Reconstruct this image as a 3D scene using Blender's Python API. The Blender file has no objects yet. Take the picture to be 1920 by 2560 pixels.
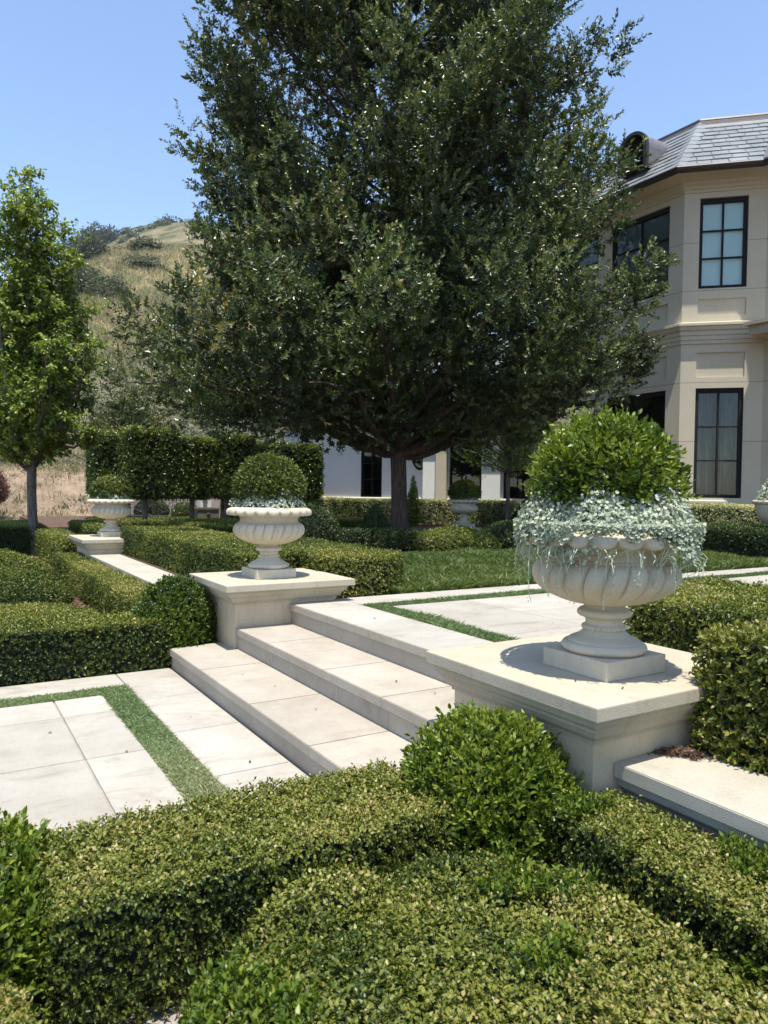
import bpy, bmesh, math
import numpy as np
from mathutils import Matrix, Vector

R_ = math.radians
sc = bpy.context.scene
COL = sc.collection
rng = np.random.default_rng(7)

# ------------------------------------------------------------------ camera
cam_d = bpy.data.cameras.new('camera')
cam = bpy.data.objects.new('camera', cam_d)
COL.objects.link(cam)
RT = [(0.52217, 0.85273, 0.01354), (0.03101, -0.00312, -0.99951), (-0.85227, 0.52234, -0.02807)]
rt, dn, fw = [Vector(v).normalized() for v in RT]
M = Matrix((rt, -dn, -fw)).transposed().to_4x4()
M.translation = Vector((0, 0, 1.55))
cam.matrix_world = M
cam_d.sensor_fit = 'VERTICAL'
cam_d.sensor_height = 24.0
cam_d.sensor_width = 18.0
cam_d.lens = 24.0 * 0.71381
cam_d.clip_start = 0.05
cam_d.clip_end = 6000
cam_d.dof.use_dof = True
cam_d.dof.focus_distance = 5.0
cam_d.dof.aperture_fstop = 4.6
sc.camera = cam
FWD = np.array(fw)

# ------------------------------------------------------------------ world, sun, exposure
SUN_EL, SUN_AZ = 76.0, -23.5            # azimuth counter-clockwise from +X
world = bpy.data.worlds.new('World')
sc.world = world
world.use_nodes = True
wn = world.node_tree.nodes
sky = wn.new('ShaderNodeTexSky')
sky.sky_type = 'NISHITA'
sky.sun_disc = False
sky.sun_elevation = R_(SUN_EL)
sky.sun_rotation = R_(90 - SUN_AZ)
sky.altitude = 250
sky.air_density = 1.0
sky.dust_density = 0.6
sky.ozone_density = 2.0
bg = wn['Background']
bg.inputs['Strength'].default_value = 0.145
world.node_tree.links.new(sky.outputs[0], bg.inputs['Color'])
sun_d = bpy.data.lights.new('sun', 'SUN')
sun_d.energy = 3.7
sun_d.angle = R_(0.53)
sun_d.color = (1.0, 0.94, 0.82)
sun = bpy.data.objects.new('sun', sun_d)
COL.objects.link(sun)
sdir = Vector((math.cos(R_(SUN_EL)) * math.cos(R_(SUN_AZ)), math.cos(R_(SUN_EL)) * math.sin(R_(SUN_AZ)), math.sin(R_(SUN_EL))))
sun.rotation_euler = sdir.to_track_quat('Z', 'Y').to_euler()
sun.location = (0, -10, 40)
sc.view_settings.view_transform = 'Standard'
sc.view_settings.look = 'None'
sc.view_settings.exposure = 0.95
sc.view_settings.gamma = 1.0
sc.cycles.max_bounces = 8
sc.cycles.diffuse_bounces = 4
sc.cycles.glossy_bounces = 3
sc.cycles.transmission_bounces = 4
sc.cycles.transparent_max_bounces = 8
sc.cycles.caustics_reflective = False
sc.cycles.caustics_refractive = False

# ------------------------------------------------------------------ materials
def newmat(name):
    m = bpy.data.materials.new(name)
    m.use_nodes = True
    nt = m.node_tree
    return m, nt, nt.nodes, nt.links, nt.nodes['Principled BSDF']

def ramp(nt, stops):
    n = nt.nodes.new('ShaderNodeValToRGB')
    cr = n.color_ramp
    while len(cr.elements) < len(stops):
        cr.elements.new(0.5)
    for e, (p, c) in zip(cr.elements, stops):
        e.position = p
        e.color = (*c, 1)
    return n

def posnode(nt, scale=(1, 1, 1)):
    g = nt.nodes.new('ShaderNodeNewGeometry')
    mp = nt.nodes.new('ShaderNodeMapping')
    mp.inputs['Scale'].default_value = scale
    nt.links.new(g.outputs['Position'], mp.inputs['Vector'])
    return mp

def noise(nt, vec, scale, detail=4, rough=0.6):
    n = nt.nodes.new('ShaderNodeTexNoise')
    n.inputs['Scale'].default_value = scale
    n.inputs['Detail'].default_value = detail
    n.inputs['Roughness'].default_value = rough
    nt.links.new(vec.outputs[0], n.inputs['Vector'])
    return n

def mixc(nt, fac, a, b, mode='MIX'):
    n = nt.nodes.new('ShaderNodeMix')
    n.data_type = 'RGBA'
    n.blend_type = mode
    for sock, v in ((n.inputs[0], fac), (n.inputs[6], a), (n.inputs[7], b)):
        if hasattr(v, 'is_linked') or isinstance(v, bpy.types.NodeSocket):
            nt.links.new(v, sock)
        elif isinstance(v, (int, float)):
            sock.default_value = v
        else:
            sock.default_value = (*v, 1)
    return n.outputs[2]

def leafmat(name, stops, rough=0.42, transl=0.28, spec=0.5):
    m, nt, nd, lk, p = newmat(name)
    a = nd.new('ShaderNodeAttribute')
    a.attribute_name = 'tint'
    r = ramp(nt, stops)
    lk.new(a.outputs['Fac'], r.inputs[0])
    lk.new(r.outputs[0], p.inputs['Base Color'])
    p.inputs['Roughness'].default_value = rough
    p.inputs['Specular IOR Level'].default_value = spec
    tr = nd.new('ShaderNodeBsdfTranslucent')
    gain = mixc(nt, 1.0, r.outputs[0], (1.0, 1.15, 0.5), 'MULTIPLY')
    lk.new(gain, tr.inputs['Color'])
    mx = nd.new('ShaderNodeMixShader')
    mx.inputs[0].default_value = transl
    lk.new(p.outputs[0], mx.inputs[1])
    lk.new(tr.outputs[0], mx.inputs[2])
    lk.new(mx.outputs[0], nd['Material Output'].inputs[0])
    return m

def stonemat(name, c1, c2, grain=0.0, rough=0.75, blotch=2.5, streak=0.3, attr=False, stain=(0.33, 0.30, 0.23), veil=0.0, joints=()):
    m, nt, nd, lk, p = newmat(name)
    ps = posnode(nt)
    n1 = noise(nt, ps, blotch, 5, 0.62)
    r1 = ramp(nt, [(0.32, c1), (0.68, c2)])
    lk.new(n1.outputs[0], r1.inputs[0])
    col = r1.outputs[0]
    if attr:
        a = nd.new('ShaderNodeAttribute')
        a.attribute_name = 'tint'
        r = ramp(nt, [(0, (0.88, 0.87, 0.855)), (1, (1.04, 1.035, 1.02))])
        lk.new(a.outputs['Fac'], r.inputs[0])
        col = mixc(nt, 1.0, col, r.outputs[0], 'MULTIPLY')
    if streak > 0:
        pv = posnode(nt, (5.0, 5.0, 0.7))
        n2 = noise(nt, pv, 1.6, 5, 0.7)
        r2 = ramp(nt, [(0.52, (0, 0, 0)), (0.72, (1, 1, 1))])
        lk.new(n2.outputs[0], r2.inputs[0])
        mu = nd.new('ShaderNodeMath')
        mu.operation = 'MULTIPLY'
        mu.inputs[1].default_value = streak
        lk.new(r2.outputs[0], mu.inputs[0])
        col = mixc(nt, mu.outputs[0], col, stain)
    if veil > 0:
        # pale water marks and grey-brown scuffs lying flat on the slabs
        pw = posnode(nt, (1.0, 0.45, 1.0))
        nw = noise(nt, pw, 3.2, 8, 0.72)
        nw.inputs['Distortion'].default_value = 1.4
        rw = ramp(nt, [(0.36, (0.74, 0.70, 0.64)), (0.47, (0.97, 0.96, 0.945)), (0.60, (1.0, 1.0, 1.0)), (0.70, (1.09, 1.08, 1.07))])
        lk.new(nw.outputs[0], rw.inputs[0])
        col = mixc(nt, veil, col, mixc(nt, 1.0, col, rw.outputs[0], 'MULTIPLY'))
        nx = noise(nt, ps, 22, 6, 0.75)
        rx = ramp(nt, [(0.33, (0.86, 0.84, 0.80)), (0.48, (1, 1, 1))])
        lk.new(nx.outputs[0], rx.inputs[0])
        col = mixc(nt, veil, col, mixc(nt, 1.0, col, rx.outputs[0], 'MULTIPLY'))
    for zj in joints:
        sx = nd.new('ShaderNodeSeparateXYZ')
        lk.new(ps.outputs[0], sx.inputs[0])
        cm = nd.new('ShaderNodeMath')
        cm.operation = 'COMPARE'
        cm.inputs[1].default_value = zj
        cm.inputs[2].default_value = 0.007
        lk.new(sx.outputs[2], cm.inputs[0])
        col = mixc(nt, cm.outputs[0], col, (0.24, 0.21, 0.17))
    n3 = noise(nt, ps, 160, 3, 0.7)
    r3 = ramp(nt, [(0.3, (0.86, 0.85, 0.83)), (0.6, (1.03, 1.03, 1.03))])
    lk.new(n3.outputs[0], r3.inputs[0])
    col = mixc(nt, 1.0, col, r3.outputs[0], 'MULTIPLY')
    lk.new(col, p.inputs['Base Color'])
    p.inputs['Roughness'].default_value = rough
    p.inputs['Specular IOR Level'].default_value = 0.3
    b = nd.new('ShaderNodeBump')
    b.inputs['Strength'].default_value = 0.25 + grain
    b.inputs['Distance'].default_value = 0.004
    lk.new(n3.outputs[0], b.inputs['Height'])
    lk.new(b.outputs[0], p.inputs['Normal'])
    return m

def plain(name, c, rough=0.5, metal=0.0, var=0.15, scale=8):
    m, nt, nd, lk, p = newmat(name)
    ps = posnode(nt)
    n = noise(nt, ps, scale, 4)
    r = ramp(nt, [(0.3, tuple(x * (1 - var) for x in c)), (0.7, tuple(min(1, x * (1 + var)) for x in c))])
    lk.new(n.outputs[0], r.inputs[0])
    lk.new(r.outputs[0], p.inputs['Base Color'])
    p.inputs['Roughness'].default_value = rough
    p.inputs['Metallic'].default_value = metal
    return m

def barkmat(name, c1, c2):
    m, nt, nd, lk, p = newmat(name)
    ps = posnode(nt, (1, 1, 0.16))
    n = noise(nt, ps, 26, 6, 0.7)
    r = ramp(nt, [(0.35, c1), (0.62, c2)])
    lk.new(n.outputs[0], r.inputs[0])
    lk.new(r.outputs[0], p.inputs['Base Color'])
    p.inputs['Roughness'].default_value = 0.9
    b = nd.new('ShaderNodeBump')
    b.inputs['Strength'].default_value = 0.9
    b.inputs['Distance'].default_value = 0.03
    lk.new(n.outputs[0], b.inputs['Height'])
    lk.new(b.outputs[0], p.inputs['Normal'])
    return m

MT = {}
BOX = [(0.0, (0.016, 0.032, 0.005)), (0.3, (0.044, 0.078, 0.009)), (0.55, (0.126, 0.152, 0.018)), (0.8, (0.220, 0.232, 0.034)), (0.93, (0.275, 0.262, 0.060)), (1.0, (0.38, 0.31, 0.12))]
MT['box'] = leafmat('boxwood_leaf', BOX)
MT['fresh'] = leafmat('fresh_boxwood_leaf', [(0.0, (0.020, 0.042, 0.006)), (0.35, (0.066, 0.112, 0.010)), (0.7, (0.170, 0.230, 0.022)), (1.0, (0.31, 0.34, 0.05))], 0.4, 0.33)
MT['oak'] = leafmat('oak_leaf', [(0.0, (0.018, 0.032, 0.009)), (0.4, (0.060, 0.090, 0.026)), (0.75, (0.152, 0.190, 0.066)), (0.93, (0.26, 0.28, 0.11)), (1.0, (0.33, 0.26, 0.10))], 0.36, 0.26, 0.55)
MT['pear'] = leafmat('pear_leaf', [(0.0, (0.050, 0.085, 0.011)), (0.5, (0.165, 0.230, 0.030)), (1.0, (0.34, 0.39, 0.08))], 0.38, 0.38)
MT['varieg'] = leafmat('variegated_leaf', [(0.0, (0.05, 0.08, 0.02)), (0.45, (0.14, 0.17, 0.05)), (0.6, (0.42, 0.42, 0.20)), (1.0, (0.62, 0.58, 0.34))])
MT['silver'] = leafmat('silver_leaf', [(0.0, (0.20, 0.24, 0.165)), (0.5, (0.39, 0.435, 0.325)), (1.0, (0.61, 0.64, 0.52))], 0.6, 0.18)
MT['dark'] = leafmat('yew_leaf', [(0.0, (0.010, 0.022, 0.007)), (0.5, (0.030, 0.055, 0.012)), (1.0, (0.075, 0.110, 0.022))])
MT['pleach'] = leafmat('laurel_leaf', [(0.0, (0.014, 0.030, 0.006)), (0.5, (0.045, 0.080, 0.012)), (0.85, (0.13, 0.18, 0.025)), (1.0, (0.25, 0.27, 0.05))], 0.32, 0.25, 0.6)
MT['magnolia'] = leafmat('magnolia_leaf', [(0.0, (0.03, 0.05, 0.012)), (0.6, (0.10, 0.12, 0.03)), (1.0, (0.26, 0.17, 0.07))], 0.35)
MT['red'] = leafmat('red_leaf', [(0.0, (0.06, 0.02, 0.018)), (1.0, (0.24, 0.10, 0.08))])
MT['sage'] = leafmat('sage_leaf', [(0.0, (0.07, 0.08, 0.045)), (0.6, (0.17, 0.175, 0.10)), (1.0, (0.34, 0.31, 0.20))], 0.7, 0.15)
MT['chap'] = leafmat('chaparral_leaf', [(0.0, (0.018, 0.028, 0.014)), (0.6, (0.055, 0.070, 0.030)), (1.0, (0.11, 0.125, 0.05))], 0.6, 0.15)
MT['straw'] = leafmat('straw_blade', [(0.0, (0.19, 0.17, 0.09)), (0.6, (0.33, 0.285, 0.155)), (1.0, (0.50, 0.43, 0.26))], 0.7, 0.2)
MT['grass'] = leafmat('lawn_blade', [(0.0, (0.040, 0.075, 0.014)), (0.6, (0.125, 0.175, 0.035)), (0.9, (0.22, 0.25, 0.075)), (1.0, (0.36, 0.33, 0.16))], 0.45)
MT['turf'] = leafmat('turf_blade', [(0.0, (0.07, 0.115, 0.035)), (0.6, (0.18, 0.255, 0.10)), (0.9, (0.29, 0.36, 0.18)), (1.0, (0.40, 0.38, 0.22))], 0.45)
MT['chip'] = leafmat('mulch_chip', [(0.0, (0.05, 0.026, 0.015)), (0.6, (0.14, 0.075, 0.042)), (1.0, (0.30, 0.19, 0.12))], 0.85, 0.0)
MT['twig'] = plain('twig_core', (0.020, 0.022, 0.010), 0.95, 0, 0.4, 30)
MT['stem'] = plain('silver_stem', (0.50, 0.56, 0.42), 0.6)
MT['paving'] = stonemat('limestone_paving', (0.385, 0.36, 0.318), (0.455, 0.435, 0.395), 0.05, 0.7, 2.5, 0.0, True, veil=0.65)
MT['step'] = stonemat('limestone_step', (0.38, 0.34, 0.285), (0.45, 0.415, 0.36), 0.05, 0.72, 2.5, 0.22, True, veil=0.45)
MT['stone'] = stonemat('cast_stone', (0.43, 0.38, 0.285), (0.495, 0.445, 0.35), 0.25, 0.8, 2.2, 0.35, False, (0.23, 0.21, 0.15))
MT['urn'] = stonemat('urn_stone', (0.52, 0.46, 0.345), (0.60, 0.545, 0.43), 0.35, 0.72, 3.0, 0.4, False, (0.33, 0.285, 0.20))
MT['stone_bounce'] = stonemat('bounce_lit_pedestal', (0.55, 0.455, 0.315), (0.62, 0.525, 0.38), 0.15, 0.8, 2.2, 0.35, False, (0.33, 0.28, 0.19))  # pedestal stone lightened and warmed: bounce light from the paving put into its colour
MT['coping'] = stonemat('coping_stone', (0.385, 0.36, 0.295), (0.46, 0.43, 0.365), 0.1, 0.85, 3.0, 0.3, False, (0.20, 0.20, 0.155))
MT['grout'] = plain('grout', (0.33, 0.305, 0.26), 0.95)
MT['wall'] = stonemat('house_limestone', (0.535, 0.48, 0.365), (0.60, 0.545, 0.42), 0.0, 0.8, 0.8, 0.12, False, (0.36, 0.315, 0.24), joints=(2.92, 4.40, 6.70, 7.90))
MT['plaster'] = stonemat('white_plaster', (0.77, 0.79, 0.75), (0.82, 0.84, 0.80), 0.0, 0.85, 0.9, 0.1, False, (0.55, 0.55, 0.54))
MT['frame'] = plain('black_window_frame', (0.005, 0.0055, 0.007), 0.85)
MT['bronze'] = plain('bronze_gutter', (0.045, 0.034, 0.032), 0.45, 0.3)
MT['lead'] = plain('lead_flashing', (0.20, 0.19, 0.185), 0.5, 0.3)
MT['slate'] = stonemat('roof_slate', (0.165, 0.185, 0.205), (0.255, 0.28, 0.30), 0.3, 0.5, 1.5, 0.15, True, (0.22, 0.22, 0.22))
MT['blind'] = plain('window_blind', (0.60, 0.72, 0.73), 0.9, 0, 0.04, 1)
MT['curtain'] = plain('sheer_curtain', (0.05, 0.066, 0.058), 0.9, 0, 0.1, 6)
MT['room'] = plain('dark_room', (0.035, 0.037, 0.036), 0.9)
MT['iron'] = plain('wrought_iron', (0.055, 0.058, 0.06), 0.5, 0.4)
MT['lamp'] = plain('lantern_iron', (0.03, 0.03, 0.03), 0.5)
MT['oakbark'] = barkmat('oak_bark', (0.035, 0.022, 0.016), (0.13, 0.09, 0.068))
MT['greybark'] = barkmat('pear_bark', (0.06, 0.052, 0.045), (0.20, 0.175, 0.15))
MT['pink'] = plain('pink_render', (.42, .34, .30), .9)
MT['trough'] = stonemat('weathered_stone', (0.11, 0.115, 0.085), (0.19, 0.19, 0.145), 0.3, 0.9, 4, 0.4, False, (0.07, 0.08, 0.05))

def glassmat():
    m, nt, nd, lk, p = newmat('window_glass')
    nd.remove(p)
    g = nd.new('ShaderNodeBsdfGlossy')
    g.inputs['Roughness'].default_value = 0.01
    t = nd.new('ShaderNodeBsdfTransparent')
    t.inputs['Color'].default_value = (0.80, 0.90, 0.88, 1)
    f = nd.new('ShaderNodeFresnel')
    f.inputs['IOR'].default_value = 1.65
    mx = nd.new('ShaderNodeMixShader')
    lk.new(f.outputs[0], mx.inputs[0])
    lk.new(t.outputs[0], mx.inputs[1])
    lk.new(g.outputs[0], mx.inputs[2])
    lk.new(mx.outputs[0], nd['Material Output'].inputs[0])
    return m
MT['glass'] = glassmat()

def groundmat(name, stops, s1, s2):
    m, nt, nd, lk, p = newmat(name)
    ps = posnode(nt)
    n1 = noise(nt, ps, s1, 6, 0.7)
    n2 = noise(nt, ps, s2, 4, 0.7)
    ad = nd.new('ShaderNodeMath')
    ad.operation = 'ADD'
    lk.new(n1.outputs[0], ad.inputs[0])
    lk.new(n2.outputs[0], ad.inputs[1])
    ha = nd.new('ShaderNodeMath')
    ha.operation = 'MULTIPLY'
    ha.inputs[1].default_value = 0.5
    lk.new(ad.outputs[0], ha.inputs[0])
    r = ramp(nt, stops)
    lk.new(ha.outputs[0], r.inputs[0])
    lk.new(r.outputs[0], p.inputs['Base Color'])
    p.inputs['Roughness'].default_value = 0.95
    b = nd.new('ShaderNodeBump')
    b.inputs['Strength'].default_value = 0.8
    b.inputs['Distance'].default_value = 0.02
    lk.new(n2.outputs[0], b.inputs['Height'])
    lk.new(b.outputs[0], p.inputs['Normal'])
    return m
MT['mulch'] = groundmat('mulch', [(0.38, (0.045, 0.024, 0.015)), (0.5, (0.10, 0.055, 0.034)), (0.63, (0.20, 0.125, 0.08))], 6, 70)
MT['soil'] = groundmat('lawn_soil', [(0.35, (0.03, 0.045, 0.015)), (0.65, (0.07, 0.09, 0.03))], 3, 40)

def hillmat():
    m, nt, nd, lk, p = newmat('hill_grass')
    a = nd.new('ShaderNodeAttribute')
    a.attribute_name = 'zone'
    zr = ramp(nt, [(0.0, (0.40, 0.29, 0.21)), (0.10, (0.36, 0.27, 0.20)), (0.18, (0.20, 0.175, 0.125)), (0.36, (0.21, 0.19, 0.12)), (0.47, (0.33, 0.275, 0.145)), (0.72, (0.32, 0.27, 0.145)), (0.80, (0.25, 0.205, 0.115)), (1.0, (0.17, 0.155, 0.105))])
    lk.new(a.outputs['Fac'], zr.inputs[0])
    ps = posnode(nt)
    n1 = noise(nt, ps, 0.06, 7, 0.65)
    r1 = ramp(nt, [(0.40, (0.45, 0.55, 0.42)), (0.52, (1, 1, 1)), (0.68, (1.22, 1.18, 1.1))])
    lk.new(n1.outputs[0], r1.inputs[0])
    n2 = noise(nt, ps, 0.9, 6, 0.75)
    r2 = ramp(nt, [(0.32, (0.55, 0.58, 0.50)), (0.5, (0.95, 0.95, 0.95)), (0.7, (1.25, 1.22, 1.15))])
    lk.new(n2.outputs[0], r2.inputs[0])
    c = mixc(nt, 1.0, zr.outputs[0], r1.outputs[0], 'MULTIPLY')
    c = mixc(nt, 1.0, c, r2.outputs[0], 'MULTIPLY')
    lk.new(c, p.inputs['Base Color'])
    p.inputs['Roughness'].default_value = 0.95
    p.inputs['Specular IOR Level'].default_value = 0.1
    b = nd.new('ShaderNodeBump')
    b.inputs['Strength'].default_value = 0.9
    b.inputs['Distance'].default_value = 0.8
    lk.new(n2.outputs[0], b.inputs['Height'])
    lk.new(b.outputs[0], p.inputs['Normal'])
    return m
MT['hill'] = hillmat()

# ------------------------------------------------------------------ helpers
def tag(o, label, cat, group=None):
    o['label'] = label
    o['category'] = cat
    if group:
        o['group'] = group
    return o

def thing(name, label, cat, loc=(0, 0, 0), group=None, rz=0.0):
    o = bpy.data.objects.new(name, None)
    COL.objects.link(o)
    o.location = loc
    o.rotation_euler = (0, 0, rz)
    o.empty_display_size = 0.2
    return tag(o, label, cat, group)

def setmats(me, mats):
    for m in (mats if isinstance(mats, (list, tuple)) else [mats]):
        me.materials.append(MT[m])

def link(name, me, parent=None):
    o = bpy.data.objects.new(name, me)
    COL.objects.link(o)
    if parent is not None:
        o.parent = parent
    return o

def struct(o, kind='structure'):
    o['kind'] = kind
    return o

def bmobj(name, bm, mat, parent=None, smooth=False, bevel=0.0, tint=False):
    if bevel > 0:
        bmesh.ops.bevel(bm, geom=[e for e in bm.edges], offset=bevel, segments=2, affect='EDGES', profile=0.6, clamp_overlap=True)
    bmesh.ops.recalc_face_normals(bm, faces=bm.faces)
    me = bpy.data.meshes.new(name)
    bm.to_mesh(me)
    bm.free()
    if smooth:
        me.polygons.foreach_set('use_smooth', np.ones(len(me.polygons), bool))
    setmats(me, mat)
    return link(name, me, parent)

def box(bm, x0, x1, y0, y1, z0, z1):
    vs = [bm.verts.new(c) for c in ((x0, y0, z0), (x1, y0, z0), (x1, y1, z0), (x0, y1, z0), (x0, y0, z1), (x1, y0, z1), (x1, y1, z1), (x0, y1, z1))]
    for f in ((3, 2, 1, 0), (4, 5, 6, 7), (0, 1, 5, 4), (1, 2, 6, 5), (2, 3, 7, 6), (3, 0, 4, 7)):
        bm.faces.new([vs[i] for i in f])
    return vs

class Acc:
    """collects many small polygons and builds them as one mesh"""
    def __init__(s):
        s.V, s.S, s.T, s.Mi, s.Ix, s.n = [], [], [], [], [], 0
    def polys(s, V, tint, mi=0):                     # V (N,k,3)
        N, k = V.shape[:2]
        if N == 0:
            return
        s.V.append(V.reshape(-1, 3))
        s.S.append(np.full(N, k, np.int32))
        s.Ix.append(np.arange(s.n, s.n + N * k, dtype=np.int32))
        s.T.append(np.repeat(np.asarray(tint, np.float32), k))
        s.Mi.append(np.full(N, mi, np.int32))
        s.n += N * k
    def mesh(s, V, F, tint=0.5, mi=0):               # F equal-size index array
        F = np.asarray(F, np.int32)
        V = np.asarray(V, float)
        s.V.append(V)
        s.S.append(np.full(len(F), F.shape[1], np.int32))
        s.Ix.append((F + s.n).ravel().astype(np.int32))
        s.T.append(np.full(len(V), tint, np.float32) if np.isscalar(tint) else np.asarray(tint, np.float32))
        s.Mi.append(np.full(len(F), mi, np.int32))
        s.n += len(V)
    def build(s, name, mats, parent=None, smooth=False):
        V = np.concatenate(s.V).astype(np.float32)
        S = np.concatenate(s.S)
        Ix = np.concatenate(s.Ix)
        me = bpy.data.meshes.new(name)
        me.vertices.add(len(V))
        me.vertices.foreach_set('co', V.ravel())
        me.loops.add(len(Ix))
        me.loops.foreach_set('vertex_index', Ix)
        me.polygons.add(len(S))
        st = np.zeros(len(S), np.int32)
        st[1:] = np.cumsum(S)[:-1]
        me.polygons.foreach_set('loop_start', st)
        me.polygons.foreach_set('loop_total', S)
        setmats(me, mats)
        me.polygons.foreach_set('material_index', np.concatenate(s.Mi))
        me.polygons.foreach_set('use_smooth', np.full(len(S), smooth, bool))
        at = me.attributes.new('tint', 'FLOAT', 'POINT')
        at.data.foreach_set('value', np.concatenate(s.T))
        me.update(calc_edges=True)
        return link(name, me, parent)

def nrm(v):
    return v / np.maximum(np.linalg.norm(v, axis=-1, keepdims=True), 1e-9)

def vnoise(P, freq, seed, n=7):
    r = np.random.default_rng(seed)
    K = nrm(r.normal(size=(n, 3))) * freq * r.uniform(0.6, 1.7, (n, 1))
    ph = r.uniform(0, 6.28, n)
    return np.sin(P @ K.T + ph).sum(1) / math.sqrt(n)

def leafpoly(P, D, S, L, W, fold=0.12, hexa=True):
    N = nrm(np.cross(S, D))
    L = np.broadcast_to(L, (len(P),))[:, None]
    W = np.broadcast_to(W, (len(P),))[:, None]
    up = N * W * fold
    tip = P + D * L - N * L * 0.08
    if hexa:
        return np.stack([P, P + D * L * .32 + S * W * .46 + up, P + D * L * .70 + S * W * .40 + up, tip,
                         P + D * L * .70 - S * W * .40 + up, P + D * L * .32 - S * W * .46 + up], 1)
    return np.stack([P, P + D * L * .48 + S * W * .5 + up, tip, P + D * L * .48 - S * W * .5 + up], 1)

def sprigs(P, A, k, length, ang, rg):
    """k leaves whorled round each axis A rising from P -> leaf base, direction, side"""
    n = len(P)
    h = np.where(np.abs(A[:, 2:3]) < 0.9, np.array([[0, 0, 1.]]), np.array([[1., 0, 0]]))
    B = nrm(np.cross(A, h))
    Cc = np.cross(A, B)
    t = (np.arange(k) + rg.uniform(0, 1, (n, k))) / k
    ph = np.arange(k) * 2.4 + rg.uniform(0, 6.28, (n, 1)) + rg.normal(0, .4, (n, k))
    th = np.radians(ang[0] + (ang[1] - ang[0]) * (1 - t) + rg.normal(0, 10, (n, k)))
    rad = B[:, None] * np.cos(ph)[..., None] + Cc[:, None] * np.sin(ph)[..., None]
    D = A[:, None] * np.cos(th)[..., None] + rad * np.sin(th)[..., None]
    ln = np.broadcast_to(np.asarray(length), (n,))[:, None]
    Q = P[:, None] + A[:, None] * (t * ln)[..., None]
    S = nrm(np.cross(D, A[:, None] + 0.25 * rg.normal(size=D.shape)))
    return Q.reshape(-1, 3), nrm(D).reshape(-1, 3), S.reshape(-1, 3), t.reshape(-1)

def tris_of(bm):
    bmesh.ops.triangulate(bm, faces=bm.faces[:])
    bm.normal_update()
    bm.verts.index_update()
    V = np.array([v.co[:] for v in bm.verts])
    Nv = np.array([v.normal[:] for v in bm.verts])
    F = np.array([[v.index for v in f.verts] for f in bm.faces])
    return V, Nv, F

def foliage(acc, V, Nv, F, L=0.02, W=0.011, cover=3.0, k=5, shoot=0.03, ang=(35, 75), amp=0.02, freq=6.0,
            tint0=0.42, tintn=0.17, patch=0.14, patchf=3.0, top=0.12, upb=0.08, depth=0.03, long=0.03, longlen=0.05, seed=1, hexa=True, core=0.05, mi=0, gaps=0.0, tuft=None, thin=0.0, jit=.38):
    rg = np.random.default_rng(seed)
    a, b, c = V[F[:, 0]], V[F[:, 1]], V[F[:, 2]]
    ar = 0.5 * np.linalg.norm(np.cross(b - a, c - a), axis=1)
    A = ar.sum()
    n = max(8, int(cover * A / (0.6 * L * W) / k))
    i = rg.choice(len(F), n, p=ar / A)
    u = rg.uniform(0, 1, (n, 2))
    fl = u.sum(1) > 1
    u[fl] = 1 - u[fl]
    w = np.stack([1 - u.sum(1), u[:, 0], u[:, 1]], 1)
    P = (V[F[i]] * w[..., None]).sum(1)
    Nn = nrm((Nv[F[i]] * w[..., None]).sum(1))
    bump = vnoise(P, freq, seed + 3) * amp + vnoise(P, freq * 2.7, seed + 5) * amp * 0.5
    P = P + Nn * bump[:, None]
    keep = np.ones(n, bool)
    if gaps > 0:
        g = vnoise(P, 14.0, seed + 11)
        keep = ~((g > 1.35) & (rg.uniform(0, 1, n) < gaps) & (Nn[:, 2] < 0.6))
    dp = rg.uniform(0, 1, n) ** 1.5 * depth
    P = P - Nn * dp[:, None]
    ax = nrm(Nn + np.array([0, 0, upb]) + rg.normal(0, jit, (n, 3)))
    ln = shoot * rg.uniform(.5, 1.3, n)
    lo = rg.uniform(0, 1, n) < long
    ln = np.where(lo, longlen * rg.uniform(.6, 1.4, n), ln)
    if thin > 0:                                   # sheared sides carry fewer leaves than the sunny top
        keep &= (Nn[:, 2] > .5) | (rg.uniform(0, 1, n) > thin)
    P, Nn, ax, ln, lo = P[keep], Nn[keep], ax[keep], ln[keep], lo[keep]
    if tuft is not None:                           # patches of longer fresh growth the shears have missed
        tn = vnoise(P, 5.0, seed + 21) + .6 * vnoise(P, 13.0, seed + 22)
        tm = (tn > tuft) & (rg.uniform(0, 1, len(P)) < .45)
        tq = rg.uniform(0, 1, tm.sum())
        Q, D, S, t = sprigs(P[tm], nrm(ax[tm] + [0, 0, .8]), 7, .03 + .035 * tq, (22, 60), rg)
        sz = rg.uniform(.6, 1.2, len(Q))
        acc.polys(leafpoly(Q, D, S, L * 1.65 * sz, W * 1.45 * sz, .14, hexa), np.clip(.42 + rg.normal(0, .14, len(Q)) + (t - .5) * .3, 0, 1), 2)
        tm2 = ~((tn > tuft) & (rg.uniform(0, 1, len(P)) < .35))
        P, Nn, ax, ln, lo = P[tm2], Nn[tm2], ax[tm2], ln[tm2], lo[tm2]
    pt = vnoise(P, patchf, seed + 8) * patch + vnoise(P, patchf * 3.3, seed + 9) * patch * 0.6
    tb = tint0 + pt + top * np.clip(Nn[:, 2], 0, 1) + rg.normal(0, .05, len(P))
    Q, D, S, t = sprigs(P, ax, k, ln, ang, rg)
    ti = np.repeat(tb, k) + rg.normal(0, tintn, len(Q)) + (t - .5) * 0.12
    sz = rg.uniform(.5, 1.35, len(Q))
    acc.polys(leafpoly(Q, D, S, L * sz, W * sz, 0.14, hexa), np.clip(ti, 0, 1), mi)
    if core:
        bv = vnoise(V, freq, seed + 3) * amp
        acc.mesh(V + Nv * (bv - core)[:, None], F, 0.3, 1)

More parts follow.
